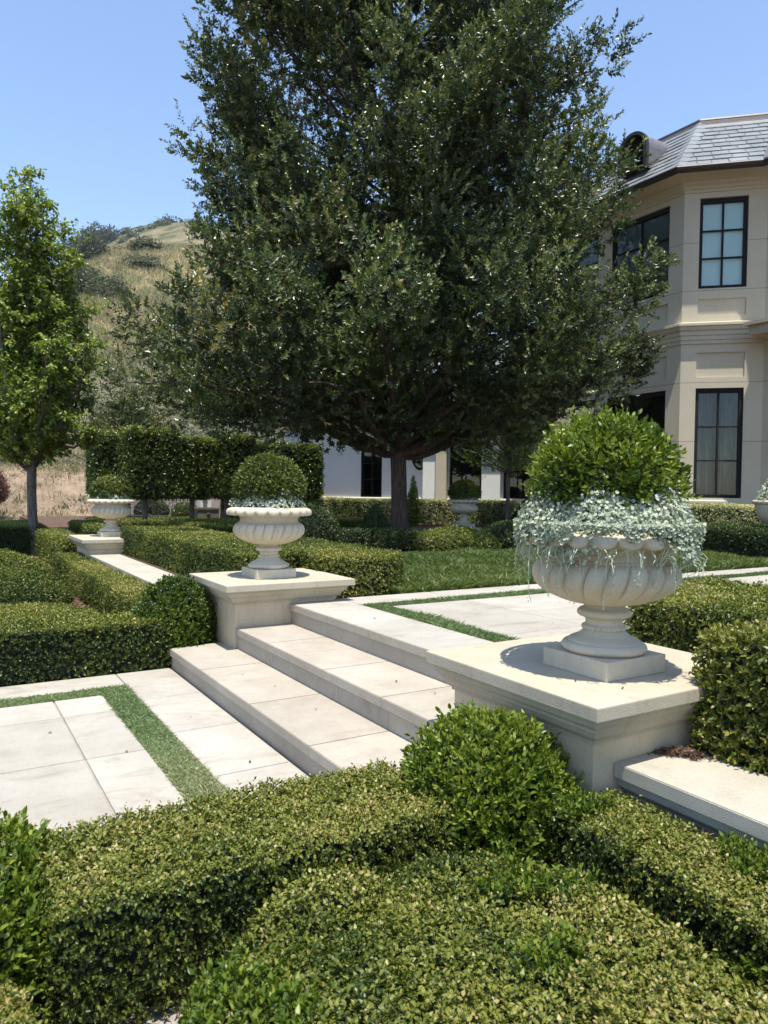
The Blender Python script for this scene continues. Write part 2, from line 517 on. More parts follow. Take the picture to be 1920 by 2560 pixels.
def prism_bm(poly, z0, z1, bev=0.05, seg=3, cut=0.25):
    bm = bmesh.new()
    lo = [bm.verts.new((x, y, z0)) for x, y in poly]
    hi = [bm.verts.new((x, y, z1)) for x, y in poly]
    n = len(poly)
    bm.faces.new(hi)
    bm.faces.new(lo[::-1])
    for i in range(n):
        bm.faces.new((lo[i], lo[(i + 1) % n], hi[(i + 1) % n], hi[i]))
    bmesh.ops.recalc_face_normals(bm, faces=bm.faces)
    if bev:
        ed = [e for e in bm.edges if max(v.co.z for v in e.verts) > (z0 + z1) / 2]
        bmesh.ops.bevel(bm, geom=ed, offset=bev, segments=seg, affect='EDGES', profile=0.5, clamp_overlap=True)
    bm.faces.ensure_lookup_table()
    dl = [f for f in bm.faces if abs(f.normal.z + 1) < 1e-3]
    if dl:
        bmesh.ops.delete(bm, geom=dl, context='FACES')
    bmesh.ops.triangulate(bm, faces=bm.faces[:])
    for _ in range(6):
        ed = [e for e in bm.edges if e.calc_length() > cut]
        if not ed:
            break
        bmesh.ops.subdivide_edges(bm, edges=ed, cuts=1)
        bmesh.ops.triangulate(bm, faces=[f for f in bm.faces if len(f.verts) > 3])
    return bm

def dome_bm(c, rx, ry, zb, zt, sub=3, sq=1.0, under=0.25):
    """rounded mound: widest a little above its base"""
    bm = bmesh.new()
    bmesh.ops.create_icosphere(bm, subdivisions=sub, radius=1.0)
    h = zt - zb
    for v in bm.verts:
        x, y, z = v.co
        if z < 0:
            z *= under
        z = (z + under) / (1 + under)
        r = math.hypot(x, y)
        f = (r ** (sq) / r) if r > 1e-6 else 1.0
        v.co = (c[0] + x * rx * f, c[1] + y * ry * f, zb + z * h)
    return bm

def rect(x0, x1, y0, y1, r=0.0):
    return [(x0, y0), (x1, y0), (x1, y1), (x0, y1)]

def clipped(name, label, cat, bm, mat, group=None, parent=None, **kw):
    V, Nv, F = tris_of(bm)
    bm.free()
    ac = Acc()
    foliage(ac, V, Nv, F, **kw)
    o = ac.build(name, [mat, 'twig', 'fresh'], parent)
    if cat:
        tag(o, label, cat, group)
    return o

def tube(pts, rad, n=8, cap=True):
    """verts, quads of a tapering tube"""
    P = np.asarray(pts, float)
    T = np.gradient(P, axis=0)
    T = nrm(T)
    V, F = [], []
    ref = np.array([0.31, 0.95, 0.1])
    B = nrm(np.cross(T, ref))
    C2 = np.cross(T, B)
    a = np.linspace(0, 2 * math.pi, n, endpoint=False)
    rad = np.broadcast_to(rad, (len(P),))
    for i in range(len(P)):
        V.append(P[i] + (np.cos(a)[:, None] * B[i] + np.sin(a)[:, None] * C2[i]) * rad[i])
    V = np.concatenate(V)
    for i in range(len(P) - 1):
        for j in range(n):
            F.append((i * n + j, i * n + (j + 1) % n, (i + 1) * n + (j + 1) % n, (i + 1) * n + j))
    return V, np.array(F)

def offset_path(path, d, closed):
    """offset XY path to its right-hand side by d with mitred corners"""
    P = np.asarray(path, float)
    n = len(P)
    out = []
    for i in range(n):
        a = P[i] - P[i - 1] if (closed or i > 0) else P[i + 1] - P[i]
        b = P[(i + 1) % n] - P[i] if (closed or i < n - 1) else P[i] - P[i - 1]
        a, b = a / np.linalg.norm(a), b / np.linalg.norm(b)
        na, nb = np.array([a[1], -a[0]]), np.array([b[1], -b[0]])
        m = na + nb
        m /= np.linalg.norm(m)
        out.append(P[i] + m * d / max(0.2, m @ na))
    return np.array(out)

def sweep(bm, path, prof, closed=False):
    """profile [(d, z)...] carried along a plan path, d measured to the right of travel"""
    rings = []
    for d, z in prof:
        q = offset_path(path, d, closed)
        rings.append([bm.verts.new((x, y, z)) for x, y in q])
    n = len(path)
    for k in range(len(prof) - 1):
        for i in range(n if closed else n - 1):
            j = (i + 1) % n
            bm.faces.new((rings[k][i], rings[k][j], rings[k + 1][j], rings[k + 1][i]))
    if not closed:
        for e in (0, n - 1):
            try:
                bm.faces.new([r[e] for r in rings])
            except Exception:
                pass
    return rings

# ------------------------------------------------------------------ ground, terraces
ZU = 0.525
def sheet(name, x0, x1, y0, y1, z, mat, n=1):
    bm = bmesh.new()
    bmesh.ops.create_grid(bm, x_segments=n, y_segments=n, size=0.5)
    for v in bm.verts:
        v.co = ((x0 + x1) / 2 + v.co.x * (x1 - x0), (y0 + y1) / 2 + v.co.y * (y1 - y0), z)
    return struct(bmobj(name, bm, mat))
sheet('ground', -1500, 1500, -1500, 1500, -0.03, 'mulch')
sheet('garden_bed', -26.0, 6.0, -6.0, 2.6, 0.0, 'mulch')
ac = Acc()
for x0, x1, y0, y1, zt in ((-30.0, -6.2, 2.62, 24.0, .45), (-6.2, -2.9, 3.2, 24.0, .45), (-2.9, 14.0, 2.80, 24.0, .45)):
    bm = bmesh.new()
    box(bm, x0, x1, y0, y1, -0.02, zt)
    V, _, F = tris_of(bm)
    bm.free()
    ac.mesh(V, F)
struct(ac.build('upper_terrace_ground', ['mulch']))
bm = bmesh.new()
box(bm, -9.6, -6.16, 4.0, 12.6, .3, ZU - .004)
struct(bmobj('lawn_ground', bm, 'soil'))

def slabs(name, cells, top, th=0.05, gap=0.006, mat='paving'):
    ac = Acc()
    rg = np.random.default_rng(len(cells))
    for x0, x1, y0, y1 in cells:
        bm = bmesh.new()
        box(bm, x0 + gap, x1 - gap, y0 + gap, y1 - gap, top - th, top)
        bmesh.ops.bevel(bm, geom=bm.edges[:], offset=0.003, segments=1, affect='EDGES')
        V, Nv, F = tris_of(bm)
        bm.free()
        ac.mesh(V, F, float(rg.uniform(0.1, 1)))
    return struct(ac.build(name, [mat]))

def grid_cells(xs, ys):
    return [(xs[i], xs[i + 1], ys[j], ys[j + 1]) for i in range(len(xs) - 1) for j in range(len(ys) - 1)]

# lower terrace: border bands, turf strips, big slabs
cells = []
cells += grid_cells([-6.32, -5.93], [-3.2, -2.1, -1.0, 0.1, 1.27])
cells += grid_cells([-6.32, -5.45, -4.62, -3.8, -2.95, -2.1, -1.2], [1.27, 1.72])
cells += grid_cells([-5.72, -5.28, -4.40, -3.52, -2.64], [-3.2, -2.3, -1.4, -0.5, 0.22, 0.72, 1.06])
sheet('lower_grout', -6.33, -1.2, -3.3, 1.73, -0.012, 'grout')
slabs('lower_paving', cells, 0.0)
bpy.data.objects['garden_bed'].location.z = -0.02
# upper terrace path
cells = []
ys = [3.26, 4.3, 5.35, 6.4, 7.45, 8.5, 9.55, 10.6, 11.65, 12.7]
cells += grid_cells([-6.12, -5.71], [2.735] + ys[0:])
cells += grid_cells([-5.71, -4.9, -4.1, -3.3, -2.92], [2.735, 3.26])
cells += grid_cells([-5.50, -4.75, -4.0, -3.25, -2.92], [3.46, 4.3, 5.35, 6.4, 7.45, 8.5, 9.55, 10.6, 11.65, 12.7])
sheet('upper_grout', -6.13, -2.92, 2.735, 12.7, ZU - 0.006, 'grout')
slabs('upper_paving', cells, ZU + 0.004, 0.03)

def blades(name, rects, z, dens, h, w, mat, seed, lean=0.5, tint0=0.5, patch=0.15):
    rg = np.random.default_rng(seed)
    ac = Acc()
    for x0, x1, y0, y1 in rects:
        n = int(dens * (x1 - x0) * (y1 - y0))
        P = np.stack([rg.uniform(x0, x1, n), rg.uniform(y0, y1, n), np.full(n, z)], 1)
        az = rg.uniform(0, 6.28, n)
        D = nrm(np.stack([np.cos(az) * lean, np.sin(az) * lean, np.ones(n)], 1) + rg.normal(0, .25, (n, 3)))
        D[:, 2] = np.abs(D[:, 2])
        S = nrm(np.cross(D, rg.normal(size=(n, 3))))
        hh = (h * rg.uniform(.5, 1.3, n))[:, None]
        hh = hh * (1 + .25 * vnoise(P, 5.0, seed))[:, None]
        mid = P + D * hh * .55
        tip = P + D * hh + np.stack([np.cos(az), np.sin(az), -0.3 * np.ones(n)], 1) * hh * .25
        V = np.stack([P - S * w * .5, P + S * w * .5, mid + S * w * .4, tip, mid - S * w * .4], 1)
        ti = tint0 + vnoise(P, 2.2, seed + 1) * patch + rg.normal(0, .16, n)
        ac.polys(V, np.clip(ti, 0, 1))
    return struct(ac.build(name, [mat]), 'stuff')
blades('turf_strip', [(-5.93, -5.72, -3.2, 1.268), (-5.72, -1.2, 1.06, 1.268)], -0.01, 26000, 0.032, 0.0055, 'turf', 21, 1.0, .78, .15)
blades('grass_strip', [(-5.70, -2.92, 3.27, 3.45), (-5.70, -5.51, 3.45, 12.7)], ZU - 0.008, 17000, 0.042, 0.007, 'turf', 22, 1.0, 0.42)
blades('lawn', [(-9.6, -6.17, 4.0, 12.6)], ZU - 0.005, 7000, 0.11, 0.011, 'grass', 23, 0.7, 0.48)

# ------------------------------------------------------------------ steps
steps = thing('stone_steps', 'three wide cream limestone steps rising between the two urn pedestals', 'steps', (-4.5, 1.72, 0))
def stepobj(i, x0, x1, y0, y1, z0, z1):
    nose, th = 0.022, 0.062
    ac = Acc()
    rg = np.random.default_rng(90 + i)
    n = 4
    xs = np.linspace(x0, x1, n + 1) + np.r_[0, rg.uniform(-.15, .15, n - 1), 0]
    for a, b in zip(xs[:-1], xs[1:]):
        bm = bmesh.new()
        box(bm, a + .0015, b - .0015, y0, y1, z1 - th, z1)
        bmesh.ops.bevel(bm, geom=bm.edges[:], offset=0.004, segments=2, affect='EDGES')
        V, _, F = tris_of(bm)
        bm.free()
        ac.mesh(V, F, float(rg.uniform(.3, 1)))
    tr = ac.build('tread', ['step'], steps)
    ac = Acc()
    xs = np.linspace(x0 + .002, x1 - .002, n + 2)
    for a, b in zip(xs[:-1], xs[1:]):
        bm = bmesh.new()
        box(bm, a + .001, b - .001, y0 + nose, y1 - .002, z0 - .02, z1 - th)
        V, _, F = tris_of(bm)
        bm.free()
        ac.mesh(V, F, float(rg.uniform(.3, .9)))
    ri = ac.build('riser', ['step'], steps)
    for o in (tr, ri):
        o.matrix_parent_inverse = Matrix.Translation((4.5, -1.72, 0))
stepobj(0, -6.37, -2.62, 1.72, 2.24, 0.0, 0.165)
stepobj(1, -6.055, -2.945, 2.215, 2.75, 0.165, 0.345)
stepobj(2, -6.055, -2.945, 2.72, 3.24, 0.345, ZU + 0.002)

# ------------------------------------------------------------------ pedestals and coping walls
def pedestal(label, bx0, bx1, by0, by1, ztop, oL, oR, oF, oB, group='stone pedestals'):
    cx, cy = (bx0 + bx1) / 2, (by0 + by1) / 2
    t = thing('stone_pedestal', label, 'pedestal', (cx, cy, 0), group)
    inv = Matrix.Translation((-cx, -cy, 0))
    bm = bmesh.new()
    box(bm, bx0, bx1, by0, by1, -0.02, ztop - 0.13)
    o = bmobj('body', bm, 'stone_bounce', t, bevel=0.004)
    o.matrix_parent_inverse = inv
    bm = bmesh.new()
    path = [(bx0, by0), (bx0, by1), (bx1, by1), (bx1, by0)][::-1]    # clockwise seen from above -> right side is outside?
    pr = [(0.0, -0.185), (0.014, -0.185), (0.014, -0.168), (0.022, -0.168), (0.034, -0.164), (0.050, -0.150), (0.060, -0.130), (0.062, -0.122), (0.076, -0.122), (0.076, -0.108), (0.088, -0.106), (0.100, -0.094), (0.104, -0.080), (0.104, -0.072), (0.118, -0.072), (0.118, -0.059)]
    s = oF / 0.15
    path = [(bx0, by0), (bx1, by0), (bx1, by1), (bx0, by1)]
    sweep(bm, path, [(d * s, ztop + z) for d, z in pr], True)
    o = bmobj('moulding', bm, 'stone', t)
    o.matrix_parent_inverse = inv
    bm = bmesh.new()
    box(bm, bx0 - oL, bx1 + oR, by0 - oF, by1 + oB, ztop - 0.06, ztop)
    o = bmobj('cap', bm, 'stone', t, bevel=0.006)
    o.matrix_parent_inverse = inv
    return t
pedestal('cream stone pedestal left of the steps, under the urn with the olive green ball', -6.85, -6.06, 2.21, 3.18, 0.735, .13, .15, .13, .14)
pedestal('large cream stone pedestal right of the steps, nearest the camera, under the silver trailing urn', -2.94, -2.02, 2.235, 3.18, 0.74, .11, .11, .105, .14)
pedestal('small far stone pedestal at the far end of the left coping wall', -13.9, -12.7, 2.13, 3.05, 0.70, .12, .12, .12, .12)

def coping(label, x0, x1, y0, y1, z):
    cx = (x0 + x1) / 2
    t = thing('garden_wall', label, 'wall', (cx, (y0 + y1) / 2, 0), 'low coping walls')
    inv = Matrix.Translation((-cx, -(y0 + y1) / 2, 0))
    bm = bmesh.new()
    box(bm, x0, x1, y0 + .09, y1 - .06, -.03, z - .1)
    bmobj('wall_body', bm, 'stone', t).matrix_parent_inverse = inv
    bm = bmesh.new()
    sweep(bm, [(x0, y0 + .09), (x1, y0 + .09)], [(0, z - .15), (.012, z - .15), (.012, z - .135), (.035, z - .12), (.04, z - .105), (.062, z - .1), (.062, z - .06)])
    bmobj('moulding', bm, 'coping', t).matrix_parent_inverse = inv
    ac = Acc()
    n = max(2, int((x1 - x0) / 1.5))
    xs = np.linspace(x0, x1, n + 1)
    for i, (a, b) in enumerate(zip(xs[:-1], xs[1:])):
        bm = bmesh.new()
        box(bm, a + .001, b - .001, y0, y1, z - .06, z)
        bmesh.ops.bevel(bm, geom=bm.edges[:], offset=.004, segments=2, affect='EDGES')
        V, _, F = tris_of(bm)
        bm.free()
        ac.mesh(V, F, .6)
    o = ac.build('coping', ['coping'], t)
    o.matrix_parent_inverse = inv
coping('low stone wall with thick coping running right from the nearest pedestal', -2.018, 2.2, 2.35, 2.77, 0.46)
coping('long low stone coping wall running left from the left pedestal to the far one', -12.69, -6.86, 2.13, 2.6, 0.45)

# ------------------------------------------------------------------ urns
def revolve(prof, fn=None, n=240, uprof=14):
    """surface of revolution; prof [(r,z)] refined by straight subdivision, fn(r,z,phi) reshapes"""
    P = np.array(prof, float)
    seg = []
    for i in range(len(P) - 1):
        k = max(1, int(np.ceil(np.linalg.norm(P[i + 1] - P[i]) / 0.012)))
        for j in range(k):
            seg.append(P[i] + (P[i + 1] - P[i]) * j / k)
    seg.append(P[-1])
    seg = np.array(seg)
    ph = np.linspace(0, 2 * math.pi, n, endpoint=False)
    r = np.repeat(seg[:, 0:1], n, 1)
    z = np.repeat(seg[:, 1:2], n, 1)
    f = np.repeat(ph[None], len(seg), 0)
    if fn:
        r, z, f = fn(r, z, f)
    V = np.stack([r * np.cos(f), r * np.sin(f), z], -1).reshape(-1, 3)
    m = len(seg)
    F = [(i * n + j, i * n + (j + 1) % n, (i + 1) * n + (j + 1) % n, (i + 1) * n + j) for i in range(m - 1) for j in range(n)]
    return V, np.array(F)

def spline(pts, k=6):
    P = np.array(pts, float)
    out = []
    for i in range(len(P) - 1):
        p0, p1, p2, p3 = P[max(i - 1, 0)], P[i], P[i + 1], P[min(i + 2, len(P) - 1)]
        for j in range(k):
            t = j / k
            out.append(0.5 * ((2 * p1) + (p2 - p0) * t + (2 * p0 - 5 * p1 + 4 * p2 - p3) * t * t + (3 * p1 - p0 - 3 * p2 + p3) * t ** 3))
    out.append(P[-1])
    return [tuple(x) for x in out]

def latheobj(name, prof, mat, parent, fn=None, n=240):
    V, F = revolve(prof, fn, n)
    ac = Acc()
    ac.mesh(V, F, .5)
    return ac.build(name, [mat], parent, smooth=True)

def gadroon(N, depth, z0, z1, swirl):
    def fn(r, z, f):
        t = np.clip((z - z0) / (z1 - z0), 0, 1)
        lob = np.abs(np.sin(N * f / 2)) ** 0.42
        env = np.clip(t * 3.5, 0, 1) * np.clip((1 - t) * 9, 0, 1) ** 0.5
        edge = np.where((t > .80) & (t < 1), np.clip(((t - .80) / .2) ** 2 * 1.6 - (lob - .25), 0, 1) * .6, 0)
        r = r * (1 - depth * (1 - lob) * env) - edge * .016
        return r, z, f + swirl * (t - .5)
    return fn

def lipfn(N):
    def fn(r, z, f):
        c = np.abs(np.cos(N * f / 2))
        lower = np.clip((0.655 - z) / 0.055, 0, 1) * np.clip((r - .33) / .02, 0, 1)
        z = z - lower * (c ** .5 - .5) * .030
        out = np.clip((r - .35) / .02, 0, 1)
        ring = np.abs(np.sin(N * f / 2)) < .28
        r = r + out * (0.018 * c - np.where(ring, .004, 0))
        return r, z, f
    return fn

def beads(N, zc, hw, amp):
    def fn(r, z, f):
        w = np.clip(1 - ((z - zc) / hw) ** 2, 0, 1)
        b = np.sqrt(np.clip(1 - (((f * N / (2 * math.pi)) % 1 - .5) * 2) ** 2, 0, 1))
        return r + amp * np.sqrt(w) * b, z, f
    return fn

def make_urn(label, loc):
    t = thing('stone_urn', label, 'urn', loc, 'gadrooned stone urns')
    bm = bmesh.new()
    box(bm, -.194, .194, -.194, .194, 0, .085)
    bmobj('plinth', bm, 'urn', t, bevel=.006)
    st = [(.150, .085)] + spline([(.172, .085), (.190, .098), (.192, .113), (.180, .128), (.165, .132)], 4) + spline([(.163, .138), (.150, .146), (.118, .160), (.098, .178), (.092, .184)], 4)
    st += [(.092, .187)] + [(.092, .19), (.092, .204)] + spline([(.090, .206), (.084, .216), (.086, .234), (.104, .246)], 4) + spline([(.112, .247), (.122, .256), (.121, .272), (.108, .283)], 4) + spline([(.098, .285), (.092, .296), (.098, .312)], 3)
    latheobj('stem', st, 'urn', t, beads(26, .196, .011, .011))
    bw = spline([(.070, .305), (.150, .313), (.215, .332), (.280, .362), (.322, .402), (.334, .440), (.328, .475), (.308, .500), (.285, .508)], 6)
    latheobj('bowl', bw, 'urn', t, gadroon(22, .085, .315, .506, .16), 396)
    nk = [(.285, .505), (.288, .512), (.276, .517)] + spline([(.272, .520), (.270, .545), (.282, .570), (.312, .585), (.345, .590)], 5)
    nk += spline([(.352, .592), (.372, .597), (.381, .612), (.374, .634), (.352, .650), (.325, .655)], 5) + [(.318, .652), (.305, .60), (.0, .59)]
    latheobj('rim', nk, 'urn', t, lipfn(22), 396)
    return t
def copy_tree(o, loc, label, name=None, rz=None):
    c = o.copy()
    COL.objects.link(c)
    c.location = loc
    c['label'] = label
    if rz is not None:
        c.rotation_euler[2] = rz
    for ch in list(o.children):
        d = ch.copy()
        COL.objects.link(d)
        d.parent = c
    return c
urn0 = make_urn('large cream stone urn overflowing with silver trailing plants, nearest the camera', (-2.35, 2.65, .74))
copy_tree(urn0, (-6.41, 2.665, .735), 'cream stone urn on the pedestal left of the steps, with olive green ball')
copy_tree(urn0, (-13.45, 2.62, .70), 'small far stone urn on the far left pedestal in front of the clipped hedge trees')
copy_tree(urn0, (-13.85, 10.72, .73), 'small far stone urn in the tree shade before the white house wing')
# block under the shaded urn
bm = bmesh.new()
box(bm, -14.15, -13.55, 10.42, 11.02, ZU - .02, .73)
tag(bmobj('plinth_block', bm, 'stone', None, bevel=.01), 'low square stone block under the shaded urn before the white wing', 'plinth')

# fluted urn at the right edge
fu = thing('fluted_urn', 'pale fluted stone urn cut off by the right edge of the picture', 'urn', (-6.80, 11.90, ZU))
latheobj('stem', [(.20, 0), (.20, .06), (.13, .10), (.09, .2), (.09, .4), (.13, .5)], 'urn', fu, None, 64)
def fluted(r, z, f):
    t = np.clip((z - .5) / .35, 0, 1)
    return r * (1 - .035 * (1 - np.abs(np.sin(24 * f))) * np.clip(t * 4, 0, 1) * np.clip((1 - t) * 8, 0, 1)), z, f
latheobj('bowl', spline([(.10, .5), (.25, .55), (.38, .67), (.44, .80), (.45, .90)], 6), 'urn', fu, fluted, 480)
latheobj('rim', [(.45, .895), (.485, .91), (.49, .945), (.47, .965), (.43, .965), (.40, .90), (0, .89)], 'urn', fu, None, 64)

# ------------------------------------------------------------------ clipped balls and silver plants in the urns
def urnball(label, c, r, zb, zt, L, W, mat, cover, seed, **kw):
    bm = dome_bm((c[0], c[1]), r, r, zb, zt, 3, 1.0, .55)
    return clipped('boxwood_ball', label, 'shrub', bm, mat, 'boxwood balls in urns', L=L, W=W, cover=cover, seed=seed, amp=.012, freq=9, core=.07, **kw)
urnball('large leafy bright green boxwood ball in the nearest urn', (-2.36, 2.64), .305, 1.41, 1.875, .030, .0135, 'fresh', 4.2, 31, k=8, shoot=.06, ang=(22, 60), depth=.05, long=.12, longlen=.085, upb=.7, tint0=.42, patchf=7, tintn=.15, top=.12)
urnball('olive green boxwood ball in the urn left of the steps', (-6.41, 2.665), .300, 1.39, 1.86, .026, .012, 'box', 3.6, 32, k=6, shoot=.045, ang=(25, 65), depth=.04, long=.05, longlen=.06, tint0=.45, top=.05, patch=.10, patchf=8)
urnball('small boxwood ball in the far left urn before the hedge trees', (-13.45, 2.62), .33, 1.30, 1.74, .045, .020, 'box', 3.2, 33, tint0=.30, hexa=False)
urnball('small dark boxwood dome in the shaded urn before the white wing', (-13.85, 10.72), .36, 1.34, 1.84, .05, .024, 'fresh', 3.2, 34, tint0=.35, hexa=False)
urnball('green shrub in the fluted urn at the right edge', (-6.72, 12.0), .30, 1.45, 2.05, .05, .024, 'fresh', 3.0, 35, hexa=False, k=7, shoot=.08, long=.1, longlen=.12)

def silver(label, c, zr, rin, rout, nl, L, seed, nstr=0, droop=0.0, hump=.10):
    """mound of small round silver leaves spilling over the rim; strands hang below"""
    rg = np.random.default_rng(seed)
    ac = Acc()
    a = rg.uniform(0, 6.283, nl)
    if nstr:                                     # the camera-right side is thinner and leaves the rim bare
        a = a[(np.abs((a - 1.02 + math.pi) % (2 * math.pi) - math.pi) > .30) | (rg.uniform(0, 1, nl) < .25)]
        nl = len(a)
    q = rg.uniform(0, 1, nl) ** .8
    lump = 1 + .06 * np.sin(3 * a + 1) + .05 * np.sin(7 * a + 2)
    r = (rin + (rout * lump - rin) * q)
    zz = zr + hump * (1 - q ** 2) * (1 + .35 * np.sin(5 * a)) - droop * np.clip((q - .72) / .28, 0, 1) ** 1.5 * (.7 + .5 * np.sin(4 * a + .5)) + rg.normal(0, .018, nl) + rg.exponential(.012, nl)
    r = np.where(q > .93, r * rg.uniform(.93, 1.02, nl), r)
    P = np.stack([c[0] + r * np.cos(a), c[1] + r * np.sin(a), zz], 1)
    out = np.stack([np.cos(a), np.sin(a), np.zeros(nl)], 1)
    nn = nrm(out * (.25 + .8 * q)[:, None] + np.array([0, 0, 1.]) * (1.1 - .7 * q)[:, None] + rg.normal(0, .45, (nl, 3)))
    def disks(P, nn, rad, tint):
        n = len(P)
        h = nrm(np.cross(nn, rg.normal(size=(n, 3))))
        g = np.cross(nn, h)
        k = 7
        aa = np.linspace(0, 6.283, k, endpoint=False)
        V = P[:, None] + (np.cos(aa)[None, :, None] * h[:, None] + np.sin(aa)[None, :, None] * g[:, None]) * rad[:, None, None] + nn[:, None] * (rad[:, None, None] * (.18 * np.cos(2 * aa))[None, :, None])
        ac.polys(V, tint)
    disks(P, nn, L * rg.uniform(.55, 1.15, nl), np.clip(.5 + rg.normal(0, .2, nl) + vnoise(P, 12, seed) * .12, 0, 1))
    # soil/under mound so nothing shows through
    ph = np.linspace(0, 6.283, 40, endpoint=False)
    for (ra, za, rb, zb_) in ((0, zr + hump * .7, rin * .9, zr + hump * .7), (rin * .9, zr + hump * .7, rout * .86, zr - .015)):
        A_ = np.stack([c[0] + ra * np.cos(ph), c[1] + ra * np.sin(ph), np.full(40, za)], 1)
        B_ = np.stack([c[0] + rb * np.cos(ph), c[1] + rb * np.sin(ph), np.full(40, zb_)], 1)
        V = np.concatenate([A_, B_])
        F = [(i, (i + 1) % 40, 40 + (i + 1) % 40, 40 + i) for i in range(40)]
        ac.mesh(V, F, .1)
    if nstr:                                         # leaves spilling over the lip
        m = 6500
        a = 1.40 + rg.uniform(0, 5.52, m)
        low = .055 + .04 * np.sin(3 * a + .8) + .03 * np.sin(8 * a) + .02 * np.sin(19 * a)
        dz = rg.uniform(0, 1, m) ** 1.3 * np.maximum(low, .02)
        r = .398 + .025 * rg.uniform(0, 1, m) - .15 * np.maximum(dz - .07, 0)
        P = np.stack([c[0] + r * np.cos(a), c[1] + r * np.sin(a), zr + .015 - dz], 1)
        nn = nrm(np.stack([np.cos(a), np.sin(a), np.full(m, .55)], 1) + rg.normal(0, .5, (m, 3)))
        disks(P, nn, L * rg.uniform(.5, 1.1, m), np.clip(.5 + rg.normal(0, .2, m), 0, 1))
    for s in range(nstr):
        a0 = 1.45 + rg.uniform(0, 5.45)
        r0 = rout * rg.uniform(.90, 1.0)
        ln = rg.choice([.05, .09, .14, .22], p=[.28, .34, .25, .13]) * rg.uniform(.7, 1.2)
        n = 9
        t = np.linspace(0, 1, n)
        wob = np.cumsum(rg.normal(0, .010, (n, 2)), 0)
        sw = rg.normal(0, .10)
        aa = a0 + sw * t * .6
        rr = r0 + .012 * np.sin(t * 3) - .03 * t + wob[:, 0] * .6
        zz = zr - droop * .7 - ln * t + wob[:, 1] * .3
        pts = np.stack([c[0] + rr * np.cos(aa), c[1] + rr * np.sin(aa), zz], 1) + np.c_[wob * .5, np.zeros(n)]
        V, F = tube(pts, np.linspace(.0020, .0011, n), 4)
        ac.mesh(V, F, .5, 1)
        kk = int(ln * 60)
        ti = rg.uniform(.0, 1, kk) ** .8
        LP = np.stack([np.interp(ti, t, pts[:, j]) for j in range(3)], 1) + rg.normal(0, .007, (kk, 3))
        disks(LP, nrm(np.stack([np.cos(aa[0]) * np.ones(kk), np.sin(aa[0]) * np.ones(kk), np.zeros(kk)], 1) + rg.normal(0, .6, (kk, 3))), L * rg.uniform(.22, .6, kk), np.clip(.6 + rg.normal(0, .15, kk), 0, 1))
    return tag(ac.build('trailing_plant', ['silver', 'stem']), label, 'plant', 'silver plants in urns')
silver('mass of silver round leaved trailing plant spilling over the nearest urn', (-2.35, 2.65), 1.412, .13, .402, 28000, .0088, 41, 170, .125, .145)
silver('silver plant inside the rim of the urn left of the steps', (-6.41, 2.665), 1.395, .16, .335, 3600, .0115, 42, 0, 0, .10)
silver('silver plant filling the far left urn under its ball', (-13.45, 2.62), 1.355, .16, .34, 900, .020, 43, 0, 0, .07)
silver('silver fringe inside the shaded urn before the white wing', (-13.85, 10.72), 1.385, .16, .34, 700, .020, 44, 0, 0, .03)
silver('silver leaved mound on the fluted urn at the right edge', (-6.80, 11.90), 1.49, .1, .45, 2200, .020, 45, 0, .04, .32)

# ------------------------------------------------------------------ hedges, lower garden, near
def hedge(label, bm, mat='box', name='clipped_hedge', cat='hedge', group='clipped box hedges', **kw):
    return clipped(name, label, cat, bm, mat, group, **kw)
NEAR = dict(tuft=1.45, thin=.35, jit=.30, L=.0138, W=.0084, cover=3.0, k=5, shoot=.02, ang=(42, 84), depth=.04, amp=.007, freq=9, long=.03, longlen=.045)
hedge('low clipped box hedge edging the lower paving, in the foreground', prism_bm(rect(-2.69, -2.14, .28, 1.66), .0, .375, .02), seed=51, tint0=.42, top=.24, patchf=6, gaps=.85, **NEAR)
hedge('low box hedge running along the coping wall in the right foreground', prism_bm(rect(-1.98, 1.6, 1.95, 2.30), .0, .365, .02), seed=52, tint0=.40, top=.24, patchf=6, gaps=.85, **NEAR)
pad = [(-2.03, .92), (-2.0, 1.26), (-1.87, 1.54), (-1.64, 1.71), (-1.25, 1.76), (-.4, 1.76), (.2, 1.6), (.2, .2), (-1.0, .2), (-1.38, .36), (-1.66, .52), (-1.90, .70)]
pbm = prism_bm(pad, .0, .345, .035, cut=.09)
SEAM = np.array([(-2.09, 1.32), (-1.97, 1.25), (-1.87, 1.20), (-1.82, 1.09), (-1.80, .94), (-1.82, .83), (-1.84, .70)])
sq = np.concatenate([np.linspace(SEAM[i], SEAM[i + 1], 8) for i in range(len(SEAM) - 1)])
for v in pbm.verts:                     # the plants of the mass meet in a dip
    dd = np.min(np.hypot(sq[:, 0] - v.co.x, sq[:, 1] - v.co.y))
    if v.co.z > .05:
        v.co.z -= .085 * math.exp(-(dd / .075) ** 2) * min(1, v.co.z / .3)
        v.co.z += .02 * math.sin(v.co.x * 3.1 + 1) * math.cos(v.co.y * 3.7)
pbm.normal_update()
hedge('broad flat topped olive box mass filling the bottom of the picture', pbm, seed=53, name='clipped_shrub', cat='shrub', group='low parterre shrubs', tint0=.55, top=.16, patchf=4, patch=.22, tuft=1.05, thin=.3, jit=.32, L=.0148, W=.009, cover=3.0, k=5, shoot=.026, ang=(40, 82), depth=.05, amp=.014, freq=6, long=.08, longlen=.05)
hedge('bright green rounded box ball beside the nearest pedestal', dome_bm((-2.32, 1.93), .36, .34, .0, .61, 3, 1.0, .5), 'fresh', 'boxwood_ball', 'shrub', 'boxwood balls in beds', L=.030, W=.0135, cover=4.4, k=8, shoot=.055, ang=(22, 60), depth=.05, long=.09, longlen=.08, upb=.9, amp=.012, freq=7, tint0=.44, tintn=.15, top=.16, patchf=6, seed=54, core=.08)
